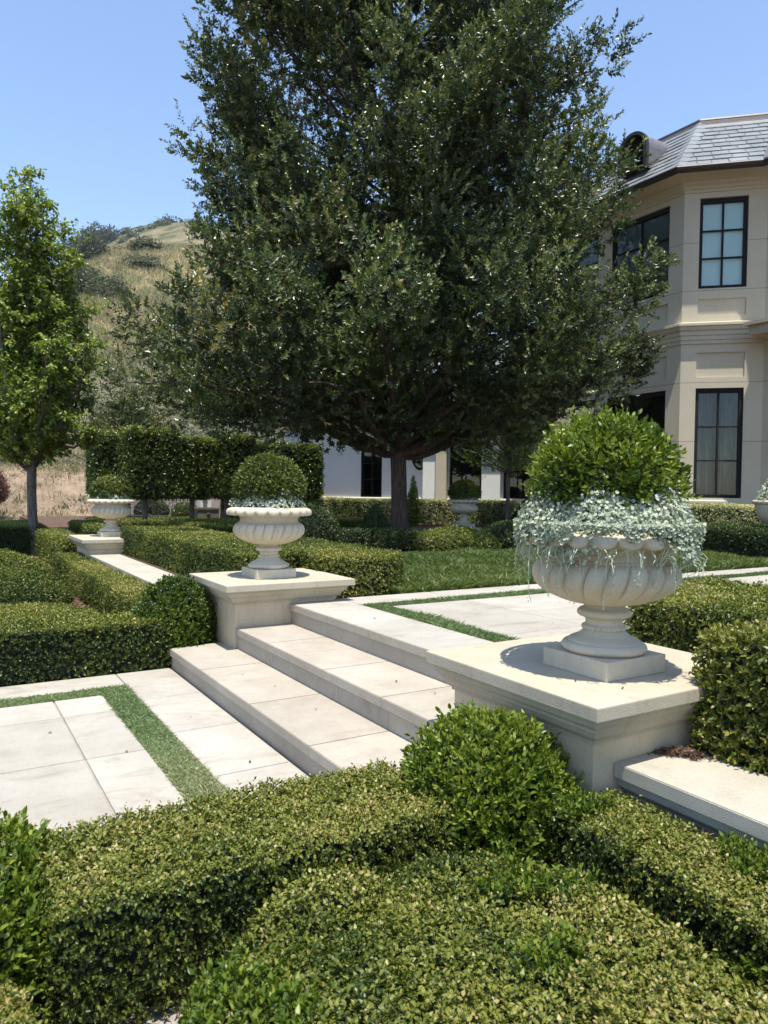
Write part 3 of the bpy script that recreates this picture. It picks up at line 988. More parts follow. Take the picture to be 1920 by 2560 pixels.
hedge('upright leafy green box ball at the left foreground corner', dome_bm((-2.60, .06), .42, .36, .0, .405, 3, 1.0, .5), 'fresh', 'boxwood_ball', 'shrub', 'boxwood balls in beds', L=.030, W=.0135, cover=4.0, k=8, shoot=.06, ang=(20, 55), depth=.05, long=.08, longlen=.07, upb=.9, amp=.015, tint0=.52, tintn=.15, seed=55, core=.08)
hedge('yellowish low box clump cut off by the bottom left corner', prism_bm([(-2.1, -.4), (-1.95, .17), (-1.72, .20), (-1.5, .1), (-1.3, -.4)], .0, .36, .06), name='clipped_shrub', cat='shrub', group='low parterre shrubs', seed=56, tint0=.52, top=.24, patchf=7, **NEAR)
# left garden
MID = dict(thin=.3, jit=.30, L=.022, W=.013, cover=2.6, k=5, shoot=.024, depth=.035, amp=.008, freq=5, long=.02, longlen=.05)
FAR = dict(L=.038, W=.022, cover=2.5, k=4, shoot=.035, depth=.04, amp=.014, freq=4, long=.02, longlen=.06, hexa=False)
hedge('dark sided box hedge along the left edge of the lower paving', prism_bm(rect(-6.85, -6.34, -3.0, 1.74), .0, .405, .02), seed=61, tint0=.30, top=.30, **MID)
hedge('green box ball in front of the left pedestal', dome_bm((-6.72, 1.86), .40, .37, .0, .70, 3, 1.0, .5), 'fresh', 'boxwood_ball', 'shrub', 'boxwood balls in beds', seed=62, tint0=.34, tintn=.14, top=.1, k=7, shoot=.05, ang=(25, 65), upb=.7, L=.028, W=.014, cover=3.4, depth=.05, long=.05, longlen=.06)
hedge('long box hedge in front of the left coping wall', prism_bm(rect(-13.6, -7.05, 1.72, 2.12), .0, .40, .025), seed=63, tint0=.44, top=.20, **MID)
hedge('flat low yellow green box pad in the left bed', prism_bm([(-9.4, -2.5), (-7.4, -2.5), (-7.35, 1.1), (-7.7, 1.42), (-8.3, 1.45), (-8.9, 1.2)], .0, .23, .03), name='clipped_shrub', cat='shrub', group='low parterre shrubs', seed=64, tint0=.50, top=.16, **MID)
hedge('lumpy rounded green shrub in the left bed behind the flat pad', dome_bm((-10.2, .78), 1.0, .74, .0, .43, 3, .9, .4), name='rounded_shrub', cat='shrub', group='rounded shrubs in the left bed', seed=65, tint0=.36, top=.12, L=.03, W=.016, cover=3, k=6, shoot=.05, amp=.05, freq=3, depth=.05, long=.05, longlen=.06)
hedge('low rounded shrub at the left edge before the slim tree', dome_bm((-13.0, .78), 1.2, .8, .0, .46, 3, .9, .4), name='rounded_shrub', cat='shrub', group='rounded shrubs in the left bed', seed=66, tint0=.40, top=.12, L=.034, W=.018, cover=2.8, k=6, shoot=.05, amp=.05, freq=3, depth=.05, long=.04, longlen=.06)
hedge('small low box clump at the left edge between the rounded shrub and flat pad', dome_bm((-9.9, -.9), 1.0, 1.0, .0, .40, 3, .9, .4), name='rounded_shrub', cat='shrub', group='rounded shrubs in the left bed', seed=67, tint0=.40, L=.03, W=.016, cover=2.6, k=6, shoot=.05, amp=.04, freq=3, depth=.05)
hedge('box hedge with yellow green top right behind the slim tree', prism_bm(rect(-21.5, -18.9, -3.0, 2.2), .0, .62, .06), 'pleach', seed=68, tint0=.34, top=.5, **FAR)
hedge('low box hedge running to the far left pedestal from the slim tree', prism_bm(rect(-18.3, -14.1, 1.95, 2.4), .0, .58, .05), seed=69, tint0=.50, top=.12, **FAR)
# upper garden
hedge('long clipped box hedge behind the left coping wall', prism_bm(rect(-12.9, -7.05, 2.68, 3.75), ZU - .1, .875, .02), seed=71, tint0=.44, top=.14, **MID)
hedge('box hedge block behind the left pedestal ending at the lawn', prism_bm([(-9.2, 3.3), (-6.62, 3.3), (-6.3, 3.5), (-6.28, 3.95), (-6.5, 4.22), (-9.2, 4.25)], ZU - .1, .895, .025), seed=72, tint0=.42, top=.16, **MID)
hedge('middle box hedge with a shaded front behind the long hedge', prism_bm(rect(-17.5, -14.3, 4.6, 7.6), ZU - .1, .78, .05), seed=73, tint0=.42, top=.2, **FAR)
hedge('far dark fronted hedge beyond the far left urn', prism_bm(rect(-20.0, -14.2, 2.9, 3.4), ZU - .1, .66, .04), seed=74, tint0=.36, top=.2, **FAR)
hedge('low parterre hedge strip at the feet of the hedge trees', prism_bm(rect(-20.3, -19.5, 3.8, 12.0), ZU - .1, .66, .05), seed=75, tint0=.48, top=.12, **FAR)
hedge('farthest low parterre hedge strip before the iron gate', prism_bm(rect(-23.4, -22.6, 3.8, 7.0), ZU - .1, .62, .05), seed=76, tint0=.48, top=.12, **FAR)
hedge('big box hedge right of the nearest urn', prism_bm([(-3.42, 4.05), (3.0, 4.05), (3.0, 5.55), (-3.85, 5.55)], ZU - .1, .84, .03), seed=77, tint0=.44, top=.2, gaps=.6, L=.023, W=.013, cover=2.7, k=5, shoot=.035, depth=.04, amp=.02, freq=5, long=.05, longlen=.06)
hedge('tall box hedge at the right edge behind the coping wall', prism_bm(rect(-1.95, 1.6, 2.79, 3.42), .40, .955, .04), seed=78, tint0=.38, top=.14, gaps=.6, tintn=.19, L=.025, W=.0135, cover=3.3, k=6, shoot=.045, ang=(28, 70), depth=.05, amp=.02, freq=6, long=.07, longlen=.07)
hedge('dark box hedge at the far right edge of the lawn', prism_bm([(-9.1, 12.0), (-8.4, 11.75), (-6.2, 10.75), (-5.0, 10.6), (-4.6, 12.0), (-8.4, 13.4)], ZU - .02, 1.0, .06), 'dark', seed=79, tint0=.55, top=.3, **FAR)
hedge('cream variegated hedge along the foot of the round house tower', prism_bm([(-12.2, 13.0), (-11.7, 12.5), (-6.0, 18.0), (-6.6, 18.6)], ZU - .02, 1.33, .06), 'varieg', group='variegated hedges', seed=80, tint0=.60, top=.12, upb=.6, **FAR)
hedge('cream variegated hedge along the white wing behind the oak trunk', prism_bm([(-22.6, 10.6), (-21.8, 10.0), (-18.4, 14.6), (-13.6, 14.9), (-13.6, 15.7), (-18.9, 15.5)], ZU - .02, 1.27, .06), 'varieg', group='variegated hedges', seed=81, tint0=.62, top=.12, upb=.6, **FAR)
# shaded planting under the oak
hedge('dark rounded shrub behind the urn left of the steps', dome_bm((-11.1, 5.3), .55, .55, ZU - .02, 1.30, 3, 1, .5), 'dark', 'rounded_shrub', 'shrub', 'shaded shrubs under the oak', seed=82, **FAR)
hedge('low dark hedge in the oak shade behind the lawn, left part', prism_bm([(-12.9, 5.9), (-12.2, 5.6), (-10.6, 8.3), (-11.4, 8.7)], ZU - .02, .80, .08), 'dark', group='shaded shrubs under the oak', seed=83, tint0=.5, **FAR)
hedge('low loose shrub in the oak shade at the lawn edge', dome_bm((-10.35, 7.85), .75, .75, ZU - .02, .90, 3, .9, .4), 'box', 'rounded_shrub', 'shrub', 'shaded shrubs under the oak', seed=84, tint0=.42, **FAR)
hedge('dark shrub spreading in the oak shade right of the trunk', dome_bm((-10.4, 9.9), 1.0, 1.3, ZU - .02, 1.05, 3, .9, .4), 'dark', 'rounded_shrub', 'shrub', 'shaded shrubs under the oak', seed=85, **FAR)

def cone(label, c, r, z0, z1, mat, seed, group, **kw):
    bm = bmesh.new()
    bmesh.ops.create_icosphere(bm, subdivisions=3, radius=1)
    for v in bm.verts:
        z = (v.co.z + 1) / 2
        rr = math.hypot(v.co.x, v.co.y)
        f = r * (1 - z) ** .8 * min(1, .55 + z * 4) / max(rr, 1e-6) if z < .995 else 0
        v.co = (c[0] + v.co.x * f, c[1] + v.co.y * f, z0 + z * (z1 - z0))
    return clipped('cone_topiary', label, 'topiary', bm, mat, group, seed=seed, **{**FAR, **kw})
cone('dark cone topiary in the shade just left of the oak trunk', (-13.0, 7.75), .42, ZU, 1.30, 'dark', 91, 'cone topiaries')
cone('dark cone topiary in the shade just right of the shaded urn', (-12.2, 11.2), .55, ZU, 1.45, 'dark', 92, 'cone topiaries')
cone('sunlit green cone topiary against the white wing right of the oak trunk', (-19.15, 12.8), .26, ZU, 2.08, 'fresh', 93, 'cone topiaries', tint0=.55)

# mulch chips
def chips(name, rects, z, dens, L, seed, zamp=0.012):
    rg = np.random.default_rng(seed)
    ac = Acc()
    for x0, x1, y0, y1 in rects:
        n = int(dens * (x1 - x0) * (y1 - y0))
        P = np.stack([rg.uniform(x0, x1, n), rg.uniform(y0, y1, n), z + rg.uniform(0, zamp, n)], 1)
        a = rg.uniform(0, 6.28, n)
        D = nrm(np.stack([np.cos(a), np.sin(a), rg.normal(0, .25, n)], 1))
        S = nrm(np.cross(D, np.array([0, 0, 1.]) + rg.normal(0, .5, (n, 3))))
        l = L * rg.uniform(.4, 1.4, n)
        ac.polys(leafpoly(P, D, S, l, l * rg.uniform(.12, .35, n), .1, False), np.clip(rg.normal(.5, .25, n), 0, 1))
    return struct(ac.build(name, ['chip']), 'stuff')
chips('mulch_chips', [(-2.2, -1.3, -.2, 1.0), (-2.2, -1.4, 1.0, 2.0)], -.018, 6000, .03, 101)
chips('mulch_litter', [(-12.5, -7.0, .6, 1.8), (-18.8, -13.5, .5, 2.2), (-12.8, -6.9, 2.6, 2.75)], -.018, 600, .07, 102)
rg = np.random.default_rng(103)
ac = Acc()
n = 420
q = rg.normal(0, 1, (n, 2)) * [.085, .045]
P = np.stack([-1.93 + q[:, 0] * .6 - q[:, 1] * .2, 2.66 + q[:, 0] * .5 + q[:, 1] * .3, .462 + np.clip(.035 - 2.6 * (q ** 2).sum(1), 0, 1) * rg.uniform(.1, 1, n)], 1)
P[:, 0] = np.maximum(P[:, 0], -2.01)
a = rg.uniform(0, 6.28, n)
D = nrm(np.stack([np.cos(a), np.sin(a), rg.normal(0, .2, n)], 1))
S = nrm(np.cross(D, np.array([0, 0, 1.]) + rg.normal(0, .4, (n, 3))))
l = rg.uniform(.015, .06, n)
ac.polys(leafpoly(P, D, S, l, rg.uniform(.003, .007, n), .1, False), np.clip(rg.normal(.35, .22, n), 0, 1))
struct(ac.build('mulch_pile', ['chip']), 'stuff')
rg = np.random.default_rng(104)
ac = Acc()
spots = [(-2.06, 2.42, .742), (-2.22, 2.34, .742), (-2.75, 2.45, .742), (-5.2, 1.95, .167), (-4.1, 2.05, .167), (-3.9, 2.5, .347), (-4.75, 2.0, .167), (-3.55, 2.55, .347), (-4.9, 1.45, .002), (-3.9, 1.5, .002), (-5.0, .6, .002), (-4.4, .95, .002), (-3.6, .55, .002), (-4.2, 4.1, .532), (-4.7, 4.9, .532), (-5.0, 3.0, .532)]
P = np.array(spots) + np.c_[rg.normal(0, .02, (len(spots), 2)), np.full(len(spots), .003)]
a = rg.uniform(0, 6.28, len(P))
D = np.stack([np.cos(a), np.sin(a), np.full(len(P), .12)], 1)
S = nrm(np.cross(D, np.array([0, 0, 1.]) + rg.normal(0, .4, D.shape)))
l = rg.uniform(.014, .034, len(P))
ac.polys(leafpoly(P, nrm(D), S, l, l * .45, .25, True), rg.uniform(.0, .5, len(P)))
struct(ac.build('fallen_leaves', ['chip']), 'stuff')
# ------------------------------------------------------------------ trees
def rooted(t, *objs):
    for o in objs:
        o.location = (-t.location[0], -t.location[1], -t.location[2])

def limb_path(a, b, rg, n=7, sag=0.0, wob=.08):
    t = np.linspace(0, 1, n)[:, None]
    a, b = np.array(a, float), np.array(b, float)
    L = np.linalg.norm(b - a)
    p = a + (b - a) * t
    w = np.cumsum(rg.normal(0, wob * L / n, (n, 3)), 0)
    w -= t * w[-1]
    p = p + w
    p[:, 2] += sag * L * (t[:, 0] - t[:, 0] ** 2) * 4
    return p

def big_oak():
    rg = np.random.default_rng(201)
    base = np.array([-14.46, 9.28, .45])
    t = thing('oak_tree', 'huge dark green oak tree with a bare trunk rising from the shaded bed', 'tree', base)
    zt = [2.6, 3.2, 4.0, 4.8, 5.6, 6.6, 7.7, 8.8, 9.8, 11.4, 12.4, 13.2, 14.4, 15.6, 16.6]
    RtR = [2.2, 4.0, 5.4, 5.9, 5.6, 4.8, 4.6, 4.7, 4.7, 4.5, 3.8, 2.6, 1.8, 1.1, .3]
    RtL = [2.8, 5.7, 7.2, 6.9, 4.4, 4.3, 4.4, 5.0, 5.2, 4.4, 3.2, 2.5, 1.8, 1.1, .3]
    def crown_r(z, az):
        w = .5 + .5 * math.cos(az - math.radians(58.5))
        return np.interp(z, zt, RtR) * w + np.interp(z, zt, RtL) * (1 - w)
    axis = base[:2] + np.array([-.03, -.08])
    # trunk
    zz = np.linspace(.45, 15.5, 40)
    tr = np.stack([base[0] + .10 * np.sin(zz * .7), base[1] + .08 * np.cos(zz * .9) - .08, zz], 1)
    rad = np.interp(zz, [.45, .7, 1.2, 2.4, 3.4, 6, 10, 15.5], [.28, .215, .185, .178, .18, .13, .07, .02])
    ac = Acc()
    V, F = tube(tr, rad, 14)
    V = V + (vnoise(V * [1, 1, .25], 16, 5) * .008)[:, None] * nrm(V - np.repeat(tr, 14, 0))
    ac.mesh(V, F)
    rooted(t, ac.build('trunk', ['oakbark'], t, True))
    # boughs
    lim, crown = Acc(), Acc()
    CP, CA, CR = [], [], []
    golden = 2.39996
    nb = 0
    def trunk_at(z):
        return np.array([np.interp(z, zz, tr[:, j]) for j in range(3)])
    levels = list(np.concatenate([np.linspace(3.0, 9.0, 104), np.linspace(9.0, 16.0, 84)]))
    for i, zb in enumerate(levels):
        az = i * golden + rg.normal(0, .25)
        Rm = crown_r(zb, az) * rg.uniform(.84, 1.0) * (1 + .06 * math.sin(3 * az + zb)) * (1 - .36 * max(0.0, math.cos(az - 2.6)) ** .8 * (1 if zb < 7 else .4))
        end = np.array([axis[0] + Rm * math.cos(az), axis[1] + Rm * math.sin(az), zb + rg.normal(0, .15)])
        rise = rg.uniform(.28, .58) * Rm
        st = trunk_at(max(2.5, zb - rise)) if zb > 3.9 else trunk_at(rg.uniform(2.5, 3.1))
        pth = limb_path(st, end, rg, 9, .05, .10)
        r0 = np.interp(zb, [3, 9, 16], [.085, .055, .03])
        V, F = tube(pth, np.linspace(r0, .012, 9), 6)
        lim.mesh(V, F)
        # leafy plumes along the bough, reaching up and outwards
        nc = max(5, int(3 + Rm * 1.6))
        for c in range(nc):
            s = (1.0, .86, .72)[c] if c < 3 else rg.uniform(.12, .95) ** .7
            k = s * 8
            p = np.array([np.interp(min(k, 8), np.arange(9), pth[:, j]) for j in range(3)])
            p = p + rg.normal(0, 1, 3) * np.array([.34, .34, .26]) * (.35 + .6 * s)
            out = nrm(np.array([p[0] - axis[0], p[1] - axis[1], 0.0]))
            CP.append(p)
            CA.append(nrm(out * (.62 * s + .03) + np.array([0, 0, .95]) + rg.normal(0, .22, 3)))
            CR.append(rg.uniform(.75, 1.35) * (.75 + .25 * s))
    CP, CA, CR = np.array(CP), np.array(CA), np.array(CR)
    # a few heavy low limbs seen under the crown
    for az, ln, dz in ((2.3, 2.2, 1.0), (3.1, 3.0, 1.2), (.9, 3.0, 1.0), (5.4, 2.6, 1.1), (4.3, 2.4, 1.0), (1.6, 2.4, 1.1), (0.5, 2.5, 1.3)):
        st = trunk_at(2.45)
        en = st + np.array([math.cos(az) * ln, math.sin(az) * ln, dz])
        V, F = tube(limb_path(st, en, rg, 9, -.10, .12), np.linspace(.10, .04, 9), 8)
        lim.mesh(V, F)
    rooted(t, lim.build('limbs', ['oakbark'], t, True))
    # shoots with leaves
    ns = 27
    n = len(CP)
    u = rg.uniform(-.45, .55, (n, ns, 1))
    rad = nrm(rg.normal(0, 1, (n, ns, 3)))
    wid = CR[:, None, None] * .29 * np.sqrt(np.clip(1 - (u * 1.7) ** 2, .08, 1)) * rg.uniform(.3, 1, (n, ns, 1))
    sp = CP[:, None] + CA[:, None] * u * CR[:, None, None] + rad * wid
    sa = nrm(CA[:, None] * .8 + rad * .75 + rg.normal(0, .25, (n, ns, 3)))
    sp, sa = sp.reshape(-1, 3), sa.reshape(-1, 3)
    sl = rg.uniform(.14, .46, len(sp))
    k = 19
    Q, D, S, tt = sprigs(sp, sa, k, sl, (30, 70), rg)
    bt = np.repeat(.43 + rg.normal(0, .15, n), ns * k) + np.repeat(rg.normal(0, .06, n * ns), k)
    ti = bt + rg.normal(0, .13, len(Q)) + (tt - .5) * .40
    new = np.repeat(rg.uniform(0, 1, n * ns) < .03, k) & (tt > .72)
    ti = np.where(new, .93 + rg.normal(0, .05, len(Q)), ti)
    sz = rg.uniform(.65, 1.2, len(Q))
    crown.polys(leafpoly(Q, D, S, 0.084 * sz, .046 * sz, .16, False), np.clip(ti, 0, 1))
    print('oak leaves', len(Q))
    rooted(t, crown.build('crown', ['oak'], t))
big_oak()

def pear_tree():
    rg = np.random.default_rng(211)
    base = np.array([-19.0, 1.98, -.02])
    t = thing('pear_tree', 'slim bright green columnar tree with a grey trunk at the left edge', 'tree', base)
    ac = Acc()
    zz = np.linspace(-.02, 2.6, 14)
    tr = np.stack([base[0] + .03 * np.sin(zz * 2), base[1] - .10 * zz / 2.4 + .02 * np.cos(zz * 3), zz], 1)
    V, F = tube(tr, np.interp(zz, [0, .3, 1.5, 2.6], [.14, .115, .105, .11]), 12)
    V = V + (vnoise(V * [1, 1, .4], 18, 6) * .005)[:, None] * nrm(V - np.repeat(tr, 12, 0))
    ac.mesh(V, F)
    rooted(t, ac.build('trunk', ['greybark'], t, True))
    lim, crown = Acc(), Acc()
    SP, SA = [], []
    zr = [1.4, 2.1, 3.2, 5.0, 6.6, 7.8, 8.2, 8.7]
    rr = [.85, 1.45, 1.72, 1.62, 1.18, .80, .5, .3]
    top = tr[-1]
    for i in range(34):
        az = i * 2.39996
        f = (i + .5) / 34
        zt_ = 2.4 + 6.6 * (1 - f) ** .9 + rg.normal(0, .25)
        R = np.interp(zt_, zr, rr) * rg.uniform(.55, 1.0)
        en = np.array([top[0] + R * math.cos(az), top[1] + R * math.sin(az), zt_])
        st = tr[-1] + np.array([0, 0, -rg.uniform(0, .9)])
        n = 12
        tq = np.linspace(0, 1, n)[:, None]
        mid = np.array([top[0] + R * 1.05 * math.cos(az), top[1] + R * 1.05 * math.sin(az), st[2] + (zt_ - st[2]) * .35])
        p = (1 - tq) ** 2 * st + 2 * tq * (1 - tq) * mid + tq ** 2 * en + rg.normal(0, .03, (n, 3)) * np.sin(tq * 3.1)
        V, F = tube(p, np.linspace(.045, .008, n), 6)
        lim.mesh(V, F)
        ln = np.linalg.norm(en - st)
        for s in range(int(9 + ln * 9)):
            u = rg.uniform(.10, 1.0)
            q = np.array([np.interp(u * (n - 1), np.arange(n), p[:, j]) for j in range(3)])
            a2 = rg.uniform(0, 6.28)
            d = nrm(np.array([math.cos(a2), math.sin(a2), rg.uniform(.1, 1.0)]))
            w = rg.uniform(.12, .55)
            qq = np.array([top[0], top[1], 0]) + [q[0] - top[0], q[1] - top[1], q[2]] + d * w
            V, F = tube(np.stack([q, (q + qq) / 2 + [0, 0, .04], qq]), [.012, .008, .004], 4)
            lim.mesh(V, F)
            for h in range(4):
                SP.append(q + (qq - q) * rg.uniform(.35, 1.0) + rg.normal(0, .06, 3))
                SA.append(nrm(d * .6 + rg.normal(0, .5, 3)))
    rooted(t, lim.build('limbs', ['greybark'], t, True))
    SP, SA = np.array(SP), np.array(SA)
    k = 9
    Q, D, S, tt = sprigs(SP, SA, k, .22, (45, 90), rg)
    D = nrm(D + np.array([0, 0, -.45]))
    S = nrm(np.cross(D, rg.normal(0, .5, D.shape) + np.array([.3, -.15, 1.])))
    ti = np.repeat(.6 + rg.normal(0, .15, len(SP)), k) + rg.normal(0, .17, len(Q))
    sz = rg.uniform(.65, 1.2, len(Q))
    crown.polys(leafpoly(Q, D, S, .105 * sz, .068 * sz, .18, True), np.clip(ti, 0, 1))
    print('pear leaves', len(Q))
    rooted(t, crown.build('crown', ['pear'], t))
pear_tree()

def broad_tree(name, label, cat, base, H, z0, R, mat, bark, seed, nb, L, W, kk=10, trunk_r=.06, flat=1.0, group=None):
    rg = np.random.default_rng(seed)
    base = np.array(base, float)
    t = thing(name, label, cat, base, group)
    ac = Acc()
    tp = base + [0, 0, z0 - base[2] + .3]
    V, F = tube(limb_path(base - [0, 0, .1], tp, rg, 6, 0, .03), np.linspace(trunk_r, trunk_r * .75, 6), 8)
    ac.mesh(V, F)
    rooted(t, ac.build('trunk', [bark], t, True))
    lim, crown = Acc(), Acc()
    SP, SA = [], []
    for i in range(nb):
        az = i * 2.39996
        f = (i + .5) / nb
        z = z0 + (H - z0) * f
        r = R * math.sin(math.pi * min(1, .22 + .78 * f)) ** .6 * rg.uniform(.7, 1.05) * flat
        en = np.array([base[0] + r * math.cos(az), base[1] + r * math.sin(az), z])
        st = base + [0, 0, z0 - base[2] + (z - z0) * .35 - .1]
        p = limb_path(st, en, rg, 6, .05, .10)
        V, F = tube(p, np.linspace(trunk_r * .4, .006, 6), 5)
        lim.mesh(V, F)
        for s in range(14):
            u = rg.uniform(.35, 1.02)
            q = st + (en - st) * u + rg.normal(0, .2 * R * .5, 3) * [1, 1, .7]
            SP.append(q)
            SA.append(nrm(np.array([q[0] - base[0], q[1] - base[1], .4 * R]) + rg.normal(0, .4, 3)))
    rooted(t, lim.build('limbs', [bark], t, True))
    SP, SA = np.array(SP), np.array(SA)
    Q, D, S, tt = sprigs(SP, SA, kk, L * 3.2, (30, 75), rg)
    ti = np.repeat(.45 + rg.normal(0, .12, len(SP)), kk) + rg.normal(0, .15, len(Q))
    sz = rg.uniform(.7, 1.2, len(Q))
    crown.polys(leafpoly(Q, D, S, L * sz, W * sz, .15, False), np.clip(ti, 0, 1))
    rooted(t, crown.build('crown', [mat], t))
    return t
broad_tree('small_tree', 'small leafy tree with many thin stems against the dark house windows', 'tree', (-16.4, 14.3, ZU), 4.6, 2.2, 1.7, 'pear', 'greybark', 221, 44, .085, .05, 9, .07)
broad_tree('magnolia_tree', 'bronze tinged magnolia showing above the clipped hedge trees', 'tree', (-28.2, 6.1, .3), 5.0, 2.4, 1.45, 'magnolia', 'greybark', 222, 60, .17, .075, 9, .10)

# clipped hedge trees on bare trunks
for i, (x0, x1, y0, y1, ty, zt_, lab) in enumerate([
        (-21.6, -20.25, 4.42, 5.80, 4.98, 3.20, 'block clipped hedge tree at the left end of its row, nearest the far left urn'),
        (-21.9, -20.80, 5.98, 7.0, 6.42, 3.0, 'block clipped hedge tree with a thin trunk just left of the stone trough'),
        (-21.75, -20.5, 7.08, 8.14, 7.40, 3.10, 'block clipped hedge tree just right of the stone trough'),
        (-21.9, -20.85, 8.32, 10.5, 9.10, 2.97, 'block clipped hedge tree at the right end of its row, beside the white wing'),
        (-24.6, -23.0, 4.05, 5.0, 4.4, 3.2, 'block clipped hedge tree of the rear row, peeping out at the left end')]):
    xc = (x0 + x1) / 2
    t = thing('hedge_tree', lab, 'tree', (xc, ty, ZU), 'block clipped hedge trees')
    ac = Acc()
    rg = np.random.default_rng(230 + i)
    V, F = tube(limb_path((xc, ty, ZU - .1), (xc, ty, 1.7), rg, 6, 0, .02), [.085, .075, .07, .07, .075, .08], 8)
    ac.mesh(V, F)
    rooted(t, ac.build('trunk', ['greybark'], t, True))
    bm = bmesh.new()
    box(bm, x0, x1, y0, y1, 1.33, zt_)
    bmesh.ops.bevel(bm, geom=bm.edges[:], offset=.08, segments=2, affect='EDGES')
    bmesh.ops.triangulate(bm, faces=bm.faces[:])
    for _ in range(4):
        ed = [e for e in bm.edges if e.calc_length() > .3]
        if ed:
            bmesh.ops.subdivide_edges(bm, edges=ed, cuts=1)
            bmesh.ops.triangulate(bm, faces=[f for f in bm.faces if len(f.verts) > 3])
    o = clipped('crown', None, None, bm, 'pleach', None, t, L=.062, W=.034, cover=2.7, k=5, shoot=.07, ang=(30, 75), depth=.10, amp=.02, freq=3, tint0=.54, top=.36, seed=240 + i, hexa=False, core=.14, long=.04, longlen=.12)
    rooted(t, o)
# other background planting
hedge('dark hedge wall behind the hedge trees right of the gate pillar', prism_bm(rect(-25.6, -24.6, 8.75, 11.5), ZU - .02, 2.4, .06), 'dark', seed=251, tint0=.4, **FAR)
hedge('small sunlit bush behind the trunk left of the gate pillar', dome_bm((-24.9, 7.3), .55, .45, ZU - .05, 1.05, 3, 1, .5), 'pleach', 'rounded_shrub', 'shrub', 'bushes near the gate', seed=252, tint0=.5, **FAR)
hedge('small bush seen through the iron gate', dome_bm((-27.6, 6.8), .7, .6, ZU - .1, 1.2, 3, 1, .5), 'pleach', 'rounded_shrub', 'shrub', 'bushes near the gate', seed=253, tint0=.45, **FAR)
hedge('dull red leaved shrub on the dirt bank at the left edge', dome_bm((-30.8, 1.4), .8, .8, .8, 2.1, 3, 1, .5), 'red', 'bank_shrub', 'shrub', 'shrubs on the dirt bank', seed=254, **{**FAR, 'L': .07, 'W': .035, 'amp': .12, 'shoot': .12})
hedge('grey green shrub on the dirt bank left of the red one', dome_bm((-28.6, .1), 1.1, 1.0, .1, 1.75, 3, 1, .5), 'chap', 'bank_shrub', 'shrub', 'shrubs on the dirt bank', seed=255, tint0=.75, **{**FAR, 'L': .07, 'W': .03, 'amp': .12, 'shoot': .15})

# ------------------------------------------------------------------ gate, pillar, trough
g0, g1 = np.array([-27.2, 5.3]), np.array([-25.62, 7.86])
gd = (g1 - g0) / np.linalg.norm(g1 - g0)
GL = np.linalg.norm(g1 - g0)
t = thing('iron_gate', 'wrought iron double gate with rings and crossed bars under the hedge trees', 'gate', (*g0, ZU))
def gp(s, z, d=0.0):
    return (g0[0] + gd[0] * s + gd[1] * d, g0[1] + gd[1] * s - gd[0] * d, z)
for leaf in range(2):
    a, b = leaf * GL / 2 + .03, (leaf + 1) * GL / 2 - .03
    ac = Acc()
    for s in (a, b):
        ac.mesh(*tube([gp(s, ZU + .02), gp(s, 2.0)], .022, 6))
    for z in (.58, 1.13, 1.25, 1.85):
        ac.mesh(*tube([gp(a, z), gp(b, z)], .016, 5))
    rooted(t, ac.build('gate_frame', ['iron'], t))
    ac = Acc()
    for s in np.linspace(a, b, 12)[1:-1]:
        ac.mesh(*tube([gp(s, .58), gp(s, 1.95)], .009, 5))
        ac.mesh(*tube([gp(s, 1.13), gp(s, 1.18), gp(s, 1.25)], [.012, .03, .012], 6))
    rooted(t, ac.build('gate_bars', ['iron'], t))
    ac = Acc()
    m = (a + b) / 2
    for cz, cs, r in ((.85, m, .24), (.85, m, .12), (.85, m - .42, .13), (.85, m + .42, .13)):
        aa = np.linspace(0, 2 * math.pi, 25)
        ac.mesh(*tube([gp(cs + r * math.cos(q), cz + r * math.sin(q)) for q in aa], .011, 5))
    ac.mesh(*tube([gp(a, .58), gp(b, 1.13)], .011, 5))
    ac.mesh(*tube([gp(b, .58), gp(a, 1.13)], .011, 5))
    rooted(t, ac.build('gate_scrollwork', ['iron'], t))
t = thing('gate_pillar', 'white stone gate pillar carrying a small dark lantern', 'pillar', (-25.45, 8.12, ZU))
bm = bmesh.new()
box(bm, -.2, .2, -.2, .2, -.05, 2.0)
bmobj('shaft', bm, 'plaster', t, bevel=.02)
bm = bmesh.new()
box(bm, -.26, .26, -.26, .26, 2.0, 2.12)
bmobj('cap', bm, 'stone', t, bevel=.02)
bm = bmesh.new()
box(bm, .205, .30, -.13, -.01, .78, 1.02)
box(bm, .19, .32, -.145, .005, 1.02, 1.05)
box(bm, .19, .32, -.145, .005, .75, .78)
bmobj('lantern', bm, 'lamp', t)
t = thing('stone_trough', 'mossy grey stone trough standing before the gate pillar', 'trough', (-23.5, 7.55, ZU))
bm = bmesh.new()
box(bm, -.26, .26, -.36, .36, -.02, .36)
bmobj('body', bm, 'trough', t, bevel=.015)
bm = bmesh.new()
for x0, x1, y0, y1 in ((-.29, .29, -.39, -.30), (-.29, .29, .30, .39), (-.29, -.20, -.30, .30), (.20, .29, -.30, .30)):
    box(bm, x0, x1, y0, y1, .36, .42)
bmobj('rim', bm, 'trough', t)
bm = bmesh.new()
bmesh.ops.create_icosphere(bm, subdivisions=2, radius=.06)
for v in bm.verts:
    v.co = (v.co.x * .5 + .26, v.co.y, v.co.z + .2)
bmobj('spout_boss', bm, 'lamp', t, True)
bm = bmesh.new()
box(bm, -31.2, -30.9, 6.3, 11.5, 0, 1.9)
tag(bmobj('boundary_wall', bm, 'pink', None), 'pale rendered boundary wall seen through the iron gate', 'wall')
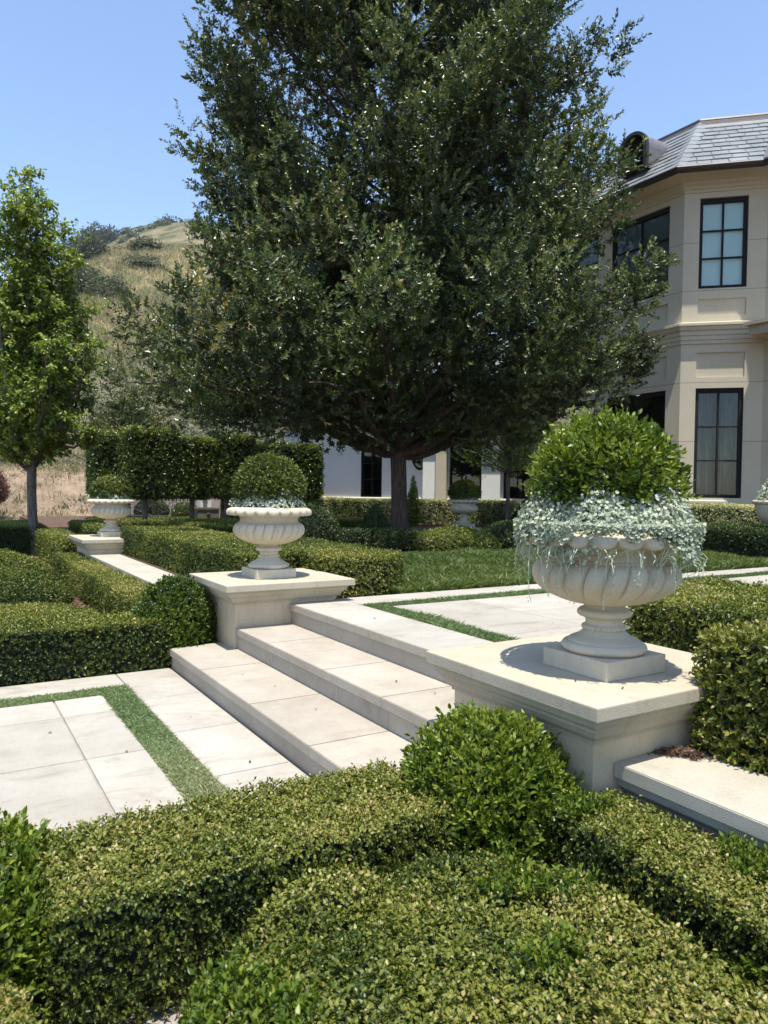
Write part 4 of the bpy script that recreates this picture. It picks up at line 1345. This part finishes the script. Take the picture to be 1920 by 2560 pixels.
# ------------------------------------------------------------------ house
C1 = np.array([-11.98, 16.10])
T45 = np.array([1, 1]) / math.sqrt(2)
C2 = C1 + 1.92 * T45
B0 = np.array([-17.0, 16.10])
C3 = C2 + np.array([7.0, 0])
house = thing('villa', 'cream stone villa with a bay tower, slate roof, black framed windows and a white wing', 'house', (-13.0, 18.0, ZU))
HI = Matrix.Translation((13.0, -18.0, -ZU))
def hp(o):
    o.matrix_parent_inverse = HI
    return o

class Face:
    """one flat facade: s along the wall, d outwards, z up"""
    def __init__(f, O, T):
        f.O, f.T = np.asarray(O, float), np.asarray(T, float)
        f.N = np.array([f.T[1], -f.T[0]])
    def p(f, s, d, z):
        q = f.O + f.T * s + f.N * d
        return (q[0], q[1], z)
    def box(f, bm, s0, s1, d0, d1, z0, z1):
        vs = [bm.verts.new(f.p(*c)) for c in ((s0, d0, z0), (s1, d0, z0), (s1, d1, z0), (s0, d1, z0), (s0, d0, z1), (s1, d0, z1), (s1, d1, z1), (s0, d1, z1))]
        for q in ((3, 2, 1, 0), (4, 5, 6, 7), (0, 1, 5, 4), (1, 2, 6, 5), (2, 3, 7, 6), (3, 0, 4, 7)):
            bm.faces.new([vs[i] for i in q])
    def quad(f, bm, pts):
        return bm.faces.new([bm.verts.new(f.p(*c)) for c in pts])
    def wall(f, bm, s0, s1, z0, z1, ops):
        """ops: (s0,s1,z0,z1,depth,closed)"""
        ss = sorted({s0, s1, *[o[0] for o in ops], *[o[1] for o in ops]})
        zs = sorted({z0, z1, *[o[2] for o in ops], *[o[3] for o in ops]})
        for a, b in zip(ss[:-1], ss[1:]):
            for c, d in zip(zs[:-1], zs[1:]):
                m, k = (a + b) / 2, (c + d) / 2
                if any(o[0] < m < o[1] and o[2] < k < o[3] for o in ops):
                    continue
                f.quad(bm, [(a, 0, c), (b, 0, c), (b, 0, d), (a, 0, d)])
        for a, b, c, d, h, cl in ops:
            f.quad(bm, [(a, 0, c), (b, 0, c), (b, -h, c), (a, -h, c)])
            f.quad(bm, [(a, 0, d), (a, -h, d), (b, -h, d), (b, 0, d)])
            f.quad(bm, [(a, 0, c), (a, -h, c), (a, -h, d), (a, 0, d)])
            f.quad(bm, [(b, 0, c), (b, 0, d), (b, -h, d), (b, -h, c)])
            if cl:
                f.quad(bm, [(a, -h, c), (b, -h, c), (b, -h, d), (a, -h, d)])

def window(f, s0, s1, z0, z1, dep, kind, cols, rows, fw=.085, label=None):
    """black framed window set back in its reveal: frame > pane, blind or curtain"""
    bm = bmesh.new()
    d0, d1 = -dep - .03, -dep + .05
    for a, b, c, d in ((s0, s1, z0, z0 + fw), (s0, s1, z1 - fw * 1.3, z1), (s0, s0 + fw, z0 + fw, z1 - fw * 1.3), (s1 - fw, s1, z0 + fw, z1 - fw * 1.3)):
        f.box(bm, a, b, d0, d1, c, d)
    a, b, c, d = s0 + fw, s1 - fw, z0 + fw, z1 - fw * 1.3
    for i in range(1, cols):
        m = a + (b - a) * i / cols
        f.box(bm, m - .022, m + .022, d0 + .01, d1 - .02, c, d)
    for j in range(1, rows):
        m = c + (d - c) * j / rows
        for i in range(cols):
            u0 = a + (b - a) * i / cols + (.022 if i else 0)
            u1 = a + (b - a) * (i + 1) / cols - (.022 if i < cols - 1 else 0)
            f.box(bm, u0, u1, d0 + .012, d1 - .022, m - .018, m + .018)
    w = hp(bmobj('window', bm, 'frame', house))
    if label:
        w['label'] = label
    bm = bmesh.new()
    f.quad(bm, [(a, -dep - .012, c), (b, -dep - .012, c), (b, -dep - .012, d), (a, -dep - .012, d)])
    o = bmobj('pane', bm, 'glass', w)
    bm = bmesh.new()
    if kind == 'blind':
        f.quad(bm, [(a - .05, -dep - .05, c - .05), (b + .05, -dep - .05, c - .05), (b + .05, -dep - .05, d + .05), (a - .05, -dep - .05, d + .05)])
        bmobj('blind', bm, 'blind', w)
    else:
        if kind == 'curtain':
            W = b - a
            rg = np.random.default_rng(int(abs(s0 * 100 + z0 * 10)))
            for u0, u1 in ((a - .04, a + W * .42), (a + W * .62, b + .04)):
                n = 40
                ss = np.linspace(u0, u1, n)
                wv = np.sin(np.linspace(0, 16, n) + rg.uniform(0, 6)) * .035 + np.sin(np.linspace(0, 41, n)) * .012
                lo = [bm.verts.new(f.p(s + (.06 if u0 < a + .1 else -.02) * 0, -dep - .22 + q * 1.3, c - .05)) for s, q in zip(ss, wv)]
                mid_ = (u0 + u1) / 2
                hi = [bm.verts.new(f.p(mid_ + (s - mid_) * .82, -dep - .22 + q, d + .05)) for s, q in zip(ss, wv)]
                for i in range(n - 1):
                    bm.faces.new((lo[i], lo[i + 1], hi[i + 1], hi[i]))
            bmobj('curtain', bm, 'curtain', w, True)
            bm = bmesh.new()
        f.wall(bm, s0, s1, z0, z1, [(s0, s1, z0, z1, dep + 1.6, True)])
        bmobj('room', bm, 'room', w)

ZB = 1.40                                # plinth moulding
WT = 9.42                                # wall top
# --- bay face turned 45 degrees
fD = Face(C1, T45)
fU = Face(B0, (1, 0))                    # long face, runs to C1
LU = C1[0] - B0[0]
fR = Face(C2, (1, 0))
def storeys(f, s0, s1, ws, bm):
    ops = []
    for a, b in ws:
        ops += [(a, b, 6.75, 9.0, .17, False), (a, b, 1.50, 4.26, .17, False), (a, b, 6.07, 6.49, .045, True), (a, b, 4.53, 5.15, .045, True)]
    f.wall(bm, s0, s1, -.2 + ZU, WT, ops)
bm = bmesh.new()
storeys(fD, 0, 1.92, [(.37, 1.49)], bm)
wU = [(LU - 2.35, LU - .43), (LU - 4.7, LU - 2.8)]
storeys(fU, 0, LU, wU, bm)
storeys(fR, 0, 7.0, [(1.2, 2.6), (4.0, 5.4)], bm)
storeys(Face((B0[0], 22.0), (0, -1)), 0, 5.9, [], bm)
hp(bmobj('tower_wall', bm, 'wall', house))
for (f, ws) in ((fD, [(.37, 1.49)]), (fU, wU), (fR, [(1.2, 2.6), (4.0, 5.4)])):
    for a, b in ws:
        front = f is fD
        window(f, a, b, 6.75, 9.0, .12, 'blind', 2, 3, .085, 'upper window with a pale blind behind its six panes' if front else None)
        window(f, a, b, 1.50, 4.26, .12, 'curtain', 2, 3, .085, 'tall lower window with sheer curtains' if front else None)
tower = [(B0[0], 22.0), tuple(B0), tuple(C1), tuple(C2), tuple(C3)]
def trim(name, prof, mat='wall', path=tower):
    bm = bmesh.new()
    sweep(bm, path, prof)
    return hp(bmobj(name, bm, mat, house))
trim('plinth_moulding', [(0, 1.24), (.05, 1.25), (.05, 1.36), (.075, 1.37), (.075, 1.42), (.0, 1.45)])
trim('belt_course', [(0, 5.36), (.035, 5.37), (.035, 5.45), (.06, 5.47), (.06, 5.56), (.085, 5.58), (.085, 5.68), (.13, 5.70), (.16, 5.78), (.20, 5.80), (.20, 5.86), (0, 5.92)])
trim('cornice', [(0, 9.13), (.03, 9.14), (.03, 9.20), (.07, 9.22), (.10, 9.27), (.18, 9.31), (.18, 9.36), (.30, 9.40), (.60, 9.42)])
trim('gutter', [(.58, 9.425), (.66, 9.425), (.72, 9.46), (.74, 9.52), (.72, 9.55), (.66, 9.55), (.64, 9.50), (.60, 9.50)], 'bronze')
# thin stone joints
# --- mansard slate roof
EO, EZ, RI, RZ = .68, 9.53, -1.25, 11.46
ep = offset_path(tower, EO, False)
rp = offset_path(tower, RI, False)
bm = bmesh.new()
for i in range(4):
    bm.faces.new([bm.verts.new(c) for c in ((*ep[i], EZ - .03), (*ep[i + 1], EZ - .03), (*rp[i + 1], RZ - .03), (*rp[i], RZ - .03))])
bm.faces.new([bm.verts.new((*q, RZ - .02)) for q in rp] + [bm.verts.new((C3[0], 24, RZ - .02))])
hp(bmobj('roof_deck', bm, 'lead', house))
rg = np.random.default_rng(301)
for i in range(4):
    ac = Acc()
    a0, a1, b0, b1 = [np.array([*q, z]) for q, z in ((ep[i], EZ), (ep[i + 1], EZ), (rp[i], RZ), (rp[i + 1], RZ))]
    along = nrm(a1 - a0)
    nn = np.array([along[1], -along[0], 0.0])
    up = nrm((b0 - a0) - along * np.dot(b0 - a0, along))
    nrmv = nrm(np.cross(along, up))
    H = np.dot(b0 - a0, up)
    nr = 11
    for r in range(nr):
        h0 = H * r / nr
        h1 = h0 + H / nr * 1.55
        f0 = min(1, (h0 + .0) / H)
        L_, R_e = np.dot((a0 + (b0 - a0) * f0) - a0, along), np.dot((a1 + (b1 - a1) * f0) - a0, along)
        x = L_ - rg.uniform(0, .3)
        while x < R_e:
            w = rg.uniform(.30, .44) if i == 2 else rg.uniform(.32, .5)
            u0, u1 = max(x + .007, L_), min(x + w - .007, R_e)
            if u1 - u0 > .03:
                lift = .034 + rg.uniform(0, .010)
                q0 = a0 + along * u0 + up * (h0 + rg.uniform(-.012, .006)) + nrmv * lift
                q1 = a0 + along * u1 + up * (h0 + rg.uniform(-.012, .006)) + nrmv * lift
                hh = min(h1, H)
                sL, sR = (np.dot((a0 + (b0 - a0) * hh / H) - a0, along), np.dot((a1 + (b1 - a1) * hh / H) - a0, along))
                v0, v1 = max(u0, sL), min(u1, sR)
                if v1 - v0 < .01:
                    v0 = v1 = min(max((u0 + u1) / 2, sL), sR)
                    v1 += .01
                q2 = a0 + along * v1 + up * hh + nrmv * .004
                q3 = a0 + along * v0 + up * hh + nrmv * .004
                th = nrmv * .028
                V = np.array([q0, q1, q2, q3, q0 - th, q1 - th])
                tnt = float(rg.uniform(.1, 1))
                ac.mesh(V, [(0, 1, 2, 3)], tnt)
                ac.mesh(V[[0, 4, 5, 1]], [(0, 1, 2, 3)], tnt)
            x += w
    hp(ac.build('slates', ['slate'], house))
# hip slates, valley flashing and ridge
ac = Acc()
hipa, hipb = np.array([*ep[2], EZ + .03]), np.array([*rp[2], RZ + .03])
for r in range(11):
    f0, f1 = r / 11, min(1, (r + 1.5) / 11)
    p0, p1 = hipa + (hipb - hipa) * f0, hipa + (hipb - hipa) * f1
    for sd, al in ((-1, np.array([1., 0, 0])), (1, np.array([*T45, 0]))):
        w = .20
        V = np.array([p0 + [0, 0, .03], p0 + al * sd * w + [0, 0, .012 if sd > 0 else .012], p1 + al * sd * w, p1 + [0, 0, .012]])
        V2 = V[:2] - [0, 0, .02]
        ac.mesh(V, [(0, 1, 2, 3)], float(rg.uniform(.2, 1)))
        ac.mesh(np.concatenate([V[:2], V2[::-1]]), [(0, 1, 2, 3)], .3)
hp(ac.build('hip_slates', ['slate'], house))
ac = Acc()
va, vb = np.array([*ep[3], EZ + .05]), np.array([*rp[3], RZ + .05])
ac.mesh(np.array([va + [-.06, -.0, 0], va + [.10, -.02, 0.0], vb + [.10, -.02, 0], vb + [-.06, 0, 0]]), [(0, 1, 2, 3)], .5)
hp(ac.build('valley_flashing', ['lead'], house))
trim('ridge_cap', [(RI + .16, RZ - .16), (RI + .17, RZ - .12), (RI + .03, RZ + .02), (RI + .03, RZ + .05), (RI + .0, RZ + .10), (RI - .06, RZ + .11), (RI - .08, RZ + .02)], 'bronze')
trim('ridge_flashing', [(RI + .36, RZ - .33), (RI + .35, RZ - .31), (RI + .16, RZ - .12), (RI + .16, RZ - .15)], 'lead')
# louvred dormer vent on the long face
sv, wv = LU - 1.30, .42
bm = bmesh.new()
n = 14
def dorm(s, z, d):
    return fU.p(s, d, z)
aa = np.linspace(0, math.pi, n)
prof = [(-wv, 10.05)] + [(-wv * math.cos(a), 10.62 + wv * math.sin(a)) for a in aa] + [(wv, 10.05)]
fr = [bm.verts.new(dorm(sv + x, z, .42)) for x, z in prof]
bk = [bm.verts.new(dorm(sv + x, z, -1.3)) for x, z in prof]
for j in range(len(prof) - 1):
    bm.faces.new((fr[j], fr[j + 1], bk[j + 1], bk[j]))
dv = hp(bmobj('dormer_vent', bm, 'lead', house))
bm = bmesh.new()
prof2 = [(x * 1.10, z + (.03 if z > 10.6 else 0)) for x, z in prof]
for d0, d1 in ((.36, .47),):
    A1 = [bm.verts.new(dorm(sv + x, z, d1)) for x, z in prof2]
    A2 = [bm.verts.new(dorm(sv + x * .8, 10.62 + (z - 10.62) * .82 if z > 10.62 else z, d1)) for x, z in prof2]
    A3 = [bm.verts.new(dorm(sv + x, z, d0)) for x, z in prof2]
    for j in range(len(prof2) - 1):
        bm.faces.new((A1[j], A1[j + 1], A2[j + 1], A2[j]))
        bm.faces.new((A1[j], A1[j + 1], A3[j + 1], A3[j]))
bmobj('hood', bm, 'bronze', dv)
bm = bmesh.new()
for j in range(7):
    z = 10.12 + j * .125
    w = wv * .86 if z < 10.62 else math.sqrt(max(.01, (wv * .86) ** 2 - (z - 10.62) ** 2))
    vs = [bm.verts.new(dorm(sv + x, zz_, dd)) for x, zz_, dd in ((-w, z, .40), (w, z, .40), (w, z + .10, .28), (-w, z + .10, .28))]
    bm.faces.new(vs)
bmobj('louvres', bm, 'bronze', dv)
# small balcony end that juts in at the right edge
bm = bmesh.new()
fR.box(bm, .08, 2.9, .0, 1.0, 5.62, 5.70)
fR.box(bm, .16, 2.8, .0, .9, 5.40, 5.62)
hp(bmobj('balcony_ledge', bm, 'stone', house))

# --- white wing, single storey
W0 = np.array([-23.5, 13.4])
fW = Face(W0, T45)
WTOP = 4.05
bm = bmesh.new()
fW.wall(bm, -3.0, 8.0, ZU - .2, WTOP, [(-.02, .78, 1.34, 3.26, .2, False), (3.28, 4.42, 1.36, 3.9, .25, False), (5.20, 6.15, 1.36, 3.6, .25, False)])
fW.quad(bm, [(-3.0, 0, ZU - .2), (-3.0, 0, WTOP), (-3.0, -6, WTOP), (-3.0, -6, ZU - .2)])
hp(bmobj('wing_wall', bm, 'plaster', house))
window(fW, -.02, .78, 1.34, 3.26, .14, 'dark', 2, 3, .07, 'tall dark window in the white wing left of the oak trunk')
window(fW, 3.28, 4.42, 1.36, 3.9, .2, 'curtain', 2, 3, .07, 'tall dark window behind the shaded urn')
window(fW, 5.20, 6.15, 1.36, 3.6, .2, 'dark', 2, 3, .07, 'dark window behind the small tree')
bm = bmesh.new()
for z0, z1, d1 in ((ZU - .2, 3.98, .30),):
    fW.box(bm, 2.36, 2.84, .0, d1, z0, z1)
fW.box(bm, 4.45, 5.10, .0, .2, ZU - .2, 3.98)
hp(bmobj('wing_pier', bm, 'plaster', house))
bm = bmesh.new()
fW.box(bm, 2.842, 3.22, .0, .42, ZU - .2, 3.98)
hp(bmobj('wing_pilaster', bm, 'wall', house))
# oval window
bm = bmesh.new()
aa = np.linspace(0, 2 * math.pi, 40, endpoint=False)
oc, oz, ox, oh = 2.20, 2.93, .33, .60
def oring(k, d):
    return [bm.verts.new(fW.p(oc + ox * k * math.cos(q), d, oz + oh * k * math.sin(q))) for q in aa]
rs = [oring(1.12, .0), oring(1.12, .05), oring(1.0, .05), oring(1.0, .012)]
for r0, r1 in zip(rs[:-1], rs[1:]):
    for j in range(40):
        bm.faces.new((r0[j], r0[(j + 1) % 40], r1[(j + 1) % 40], r1[j]))
ow = hp(bmobj('oval_window', bm, 'plaster', house))
bm = bmesh.new()
rs = [oring(.99, .03), oring(.84, .03), oring(.84, .012)]
for r0, r1 in zip(rs[:-1], rs[1:]):
    for j in range(40):
        bm.faces.new((r0[j], r0[(j + 1) % 40], r1[(j + 1) % 40], r1[j]))
bmobj('oval_frame', bm, 'frame', ow)
bm = bmesh.new()
bm.faces.new(oring(.85, .016))
bmobj('pane', bm, 'glass', ow)
bm = bmesh.new()
bm.faces.new(oring(.9, .006))
bmobj('room', bm, 'room', ow)
wp = [tuple(fW.O + fW.T * s) for s in (-3.0, 8.0)]
trim('wing_plinth_moulding', [(0, 1.10), (.06, 1.11), (.06, 1.24), (.09, 1.26), (.09, 1.30), (0, 1.33)], 'wall', wp)
trim('wing_cornice', [(0, 3.72), (.05, 3.74), (.08, 3.84), (.16, 3.92), (.16, 3.98), (.5, 4.0), (.5, 4.06), (-.1, 4.08)], 'wall', wp)
bm = bmesh.new()
fW.quad(bm, [(-3.4, .62, 4.08), (8, .62, 4.08), (8, -3.6, 7.2), (-.2, -3.6, 7.2)])
fW.quad(bm, [(-3.4, .62, 4.08), (-.2, -3.6, 7.2), (-3.4, -8, 4.08)])
hp(bmobj('wing_roof', bm, 'slate', house))
trim('wing_gutter', [(.48, 4.09), (.60, 4.09), (.66, 4.18), (.60, 4.20), (.56, 4.16)], 'bronze', wp)
# ------------------------------------------------------------------ hill
def pl(az):                                   # bearing to the left of the view axis (deg) -> plan direction
    a = math.atan2(FWD[1], FWD[0]) + np.radians(az)
    return np.cos(a), np.sin(a)
KR = [25, 30, 33, 37, 45, 60, 85, 120, 148, 154, 170, 205, 240, 262, 290, 340, 420, 520, 640, 760, 900, 1300]
KH = [0, .15, .5, 2.2, 3.0, 5.4, 11.0, 22.5, 37.5, 39.2, 42, 61, 77.5, 84, 84, 92, 128, 184, 248, 280, 250, 150]
def hill_h(az, r):
    az, r = np.broadcast_arrays(np.asarray(az, float), np.asarray(r, float))
    h = np.interp(r, KR, KH)
    k = np.clip((r - 100) / 120, 0, 1)
    d = np.interp(az, [-60, -10, 2, 10, 15, 19, 23, 28, 40, 80], [.2, .35, .65, .90, .93, .87, .78, .60, .42, .3])
    d2 = np.interp(az, [-60, -10, 2, 10, 14, 18, 21, 23, 26, 32, 80], [.2, .35, .7, .96, .99, .985, .95, .89, .79, .62, .4])
    far = np.clip((r - 320) / 100, 0, 1)
    h = h * (1 - k + k * (d2 * (1 - far) + d * far))
    x, y = pl(az)
    P = np.stack([x * r, y * r, 0 * r], -1)
    am = np.interp(r, [25, 40, 80, 150, 300, 700, 1300], [.05, .25, .7, 1.8, 3.0, 9, 12])
    h = h + am * (vnoise(P.reshape(-1, 3), .045, 401).reshape(r.shape) * .5 + vnoise(P.reshape(-1, 3), .014, 402).reshape(r.shape) * .8)
    h = h + np.interp(r, [25, 35, 60, 200], [0.02, .1, .15, .3]) * vnoise(P.reshape(-1, 3), .5, 403).reshape(r.shape) * .6
    return h - .08
AZ = np.concatenate([np.linspace(-75, 2, 40), np.linspace(3, 31, 190), np.linspace(32.5, 88, 36)])
RR = np.concatenate([np.linspace(25, 60, 60), np.geomspace(61, 1300, 170)])
A_, B_ = np.meshgrid(AZ, RR, indexing='ij')
# keep the slope outside the garden on the right hand side
push = np.interp(AZ, [-75, 2, 10, 14, 22, 40, 88], [60, 45, 22, 14, 0, -2, 0])
rr = B_ + (push[:, None]) * np.clip(1 - (B_ - 25) / 200, 0, 1)
hx, hy = pl(A_)
hz = hill_h(A_, B_)
V = np.stack([hx * rr, hy * rr, hz], -1).reshape(-1, 3)
nA, nR = A_.shape
ii, jj = np.meshgrid(np.arange(nA - 1), np.arange(nR - 1), indexing='ij')
a = (ii * nR + jj).ravel()
F = np.stack([a, a + 1, a + nR + 1, a + nR], 1)
ac = Acc()
ac.mesh(V, F)
hill = struct(ac.build('hill', ['hill'], None, True))
zone = np.interp(B_, [25, 45, 62, 102, 128, 300, 380, 700, 1300], [0, .08, .18, .36, .48, .70, .80, .95, 1.0]).ravel()
zone = zone + vnoise(V * [1, 1, 0], .05, 405) * .035
at = hill.data.attributes.new('zone', 'FLOAT', 'POINT')
at.data.foreach_set('value', zone.astype(np.float32))

def hill_pt(px, py):
    """first point of the slope met at a bearing and an elevation (both from the eye, in degrees)"""
    r = np.geomspace(30, 1200, 900)
    pu = np.interp(px, AZ, push) * np.clip(1 - (r - 25) / 200, 0, 1)
    h = hill_h(np.full_like(r, px), r)
    rt_ = r + pu
    el = np.degrees(np.arctan2(h - 1.55, rt_))
    k = np.argmax(el >= py)
    if el[k] < py:
        k = np.argmax(el)
    x, y = pl(px)
    return np.array([x * rt_[k], y * rt_[k], h[k]]), rt_[k]

def hill_bush(label, az, el, rad, hgt, mat, seed, leaf=None, tint0=.4, name='hill_bush'):
    p, r = hill_pt(az, el)
    L = leaf or max(.10, r * .0035)
    R = rad * r / 1579.0                       # half width given as seen from the terrace
    Hh = hgt * r / 1579.0
    bm = dome_bm((p[0], p[1]), R, R, p[2] - .35 * Hh - .2, p[2] + Hh, 3, .9, .5)
    return clipped(name, label, 'bush', bm, mat, 'bushes on the hillside', L=L, W=L * .5, cover=1.7, k=4, shoot=L * 1.6, amp=R * .12, freq=2.6 / R, depth=R * .12, core=R * .14, long=.05, longlen=L * 2.5, seed=seed, hexa=False, tint0=tint0, patch=.12, patchf=3 / R)
def deg(dx, dy):
    return math.degrees(math.atan((829 - dx) / 1579)), math.degrees(math.atan((1056 - dy) / 1579))
BUSH = [('large dark oak bush on the golden slope', 208, 560, 33, 38, 'chap', .30), ('dark bush left of the large oak bush', 182, 555, 18, 26, 'chap', .28), ('dark bush at the right foot of the large oak bush', 238, 562, 16, 20, 'chap', .32),
        ('grey green bush half behind the slim tree crown', 196, 605, 26, 40, 'chap', .5), ('broad yellow green bush low on the golden slope', 238, 678, 40, 44, 'chap', .95), ('green bush between the slim tree and the yellow green one', 192, 668, 34, 46, 'chap', .85),
        ('flat sage green bush near the middle of the golden slope', 312, 570, 34, 12, 'chap', .9), ('flat grey bush below the sage green one', 305, 606, 32, 16, 'sage', .25), ('small dark bush near the top of the golden knoll', 364, 503, 9, 8, 'chap', .4),
        ('small brown bush near the oak foliage', 362, 700, 12, 12, 'sage', .15), ('dark bush cluster at the left shoulder of the knoll', 165, 512, 26, 30, 'chap', .3), ('dark bush on the shoulder right of the cluster', 196, 502, 14, 14, 'chap', .35),
        ('low bush at the foot of the golden grass', 405, 720, 22, 16, 'sage', .3)]
for i, (lab, dx, dy, rw, hh, mt, t0) in enumerate(BUSH):
    hill_bush(lab, *deg(dx, dy), rw, hh, mt, 420 + i, None, t0)
# trees along the far ridge
rg = np.random.default_rng(440)
ac = Acc()
for dx in np.linspace(140, 470, 40):
    az = deg(dx, 0)[0]
    r = 640 + rg.uniform(-40, 60)
    x, y = pl(az)
    z = float(hill_h(az, r))
    bm = dome_bm((x * r, y * r), rg.uniform(3, 7), rg.uniform(3, 7), z - 4, z + rg.uniform(.6, 3.2), 2, .9, .5)
    V, Nv, F = tris_of(bm)
    bm.free()
    foliage(ac, V, Nv, F, L=1.5, W=.8, cover=1.2, k=3, shoot=1.2, amp=.4, freq=.4, depth=.5, core=.5, seed=int(dx), hexa=False, tint0=.8)
struct(ac.build('ridge_scrub', ['chap', 'chap']), 'stuff')

# sage scrub and dry grass
def scatter(name, n, rlo, rhi, azlo, azhi, mat, k, L, W, spread, seed, zfun=None, up=.8, tint0=.5):
    rg = np.random.default_rng(seed)
    az = rg.uniform(azlo, azhi, n)
    r = np.sqrt(rg.uniform(rlo ** 2, rhi ** 2, n)) if rhi / rlo < 2.2 else np.exp(rg.uniform(math.log(rlo), math.log(rhi), n))
    pu = np.interp(az, AZ, push) * np.clip(1 - (r - 25) / 200, 0, 1)
    h = hill_h(az, r)
    x, y = pl(az)
    P = np.stack([x * (r + pu), y * (r + pu), h], 1)
    if zfun is not None:
        P = P[zfun(P, r, rg)]
    n = len(P)
    sc_ = rg.uniform(.6, 1.35, (n, 1, 1))
    Q = P[:, None] + rg.normal(0, 1, (n, k, 3)) * np.array([spread, spread, spread * .25]) * sc_
    Q[..., 2] = P[:, None, 2] + np.abs(Q[..., 2] - P[:, None, 2])
    D = nrm(rg.normal(0, .55, (n, k, 3)) + np.array([0, 0, up]))
    S = nrm(np.cross(D, rg.normal(size=D.shape)))
    sz = (rg.uniform(.6, 1.3, (n, k)) * sc_[..., 0]).ravel()
    ti = np.repeat(tint0 + rg.normal(0, .16, n), k) + rg.normal(0, .12, n * k)
    ac = Acc()
    ac.polys(leafpoly(Q.reshape(-1, 3), D.reshape(-1, 3), S.reshape(-1, 3), L * sz, W * sz, .1, False), np.clip(ti, 0, 1))
    return struct(ac.build(name, [mat]), 'stuff')
scatter('sage_scrub', 3800, 42, 122, 8, 31, 'sage', 34, .42, .16, .50, 451, lambda P, r, g: vnoise(P * [1, 1, 0], .10, 7) + np.interp(r, [42, 60, 100, 122], [-.4, .5, .4, -.9]) + g.normal(0, .4, len(r)) > .1)
scatter('dark_scrub', 800, 48, 300, 8, 31, 'chap', 40, .5, .24, .55, 452, lambda P, r, g: vnoise(P * [1, 1, 0], .06, 9) + g.normal(0, .5, len(r)) > .7, tint0=.85)
scatter('dry_grass', 26000, 95, 330, 7, 31, 'straw', 7, .95, .13, .5, 453, lambda P, r, g: np.interp(r, [95, 125], [-.4, .9]) + vnoise(P * [1, 1, 0], .05, 11) * .5 + g.normal(0, .4, len(r)) > 0, up=1.6)
scatter('bank_weeds', 1500, 29, 60, 8, 31, 'straw', 16, .28, .03, .22, 454, up=1.0, tint0=.4)
scatter('bank_scrub', 1200, 33, 60, 8, 31, 'sage', 30, .20, .07, .26, 456, lambda P, r, g: vnoise(P * [1, 1, 0], .35, 17) + g.normal(0, .4, len(r)) > .35, tint0=.45)
scatter('far_chaparral', 900, 330, 640, 8, 31, 'chap', 10, 2.4, 1.3, 2.0, 455, lambda P, r, g: vnoise(P * [1, 1, 0], .02, 13) + g.normal(0, .4, len(r)) > .5, tint0=.7)
# ------------------------------------------------------------------ air
m, nt, nd, lk, p = newmat('haze_air')
nd.remove(p)
pv = nd.new('ShaderNodeVolumePrincipled')
pv.inputs['Color'].default_value = (0.80, 0.88, 1.0, 1)
pv.inputs['Density'].default_value = 0.00011
lk.new(pv.outputs[0], nd['Material Output'].inputs['Volume'])
MT['haze'] = m
bm = bmesh.new()
box(bm, -1510, 1510, -1510, 1510, -1.5, 330)
struct(bmobj('haze', bm, 'haze'), 'stuff')
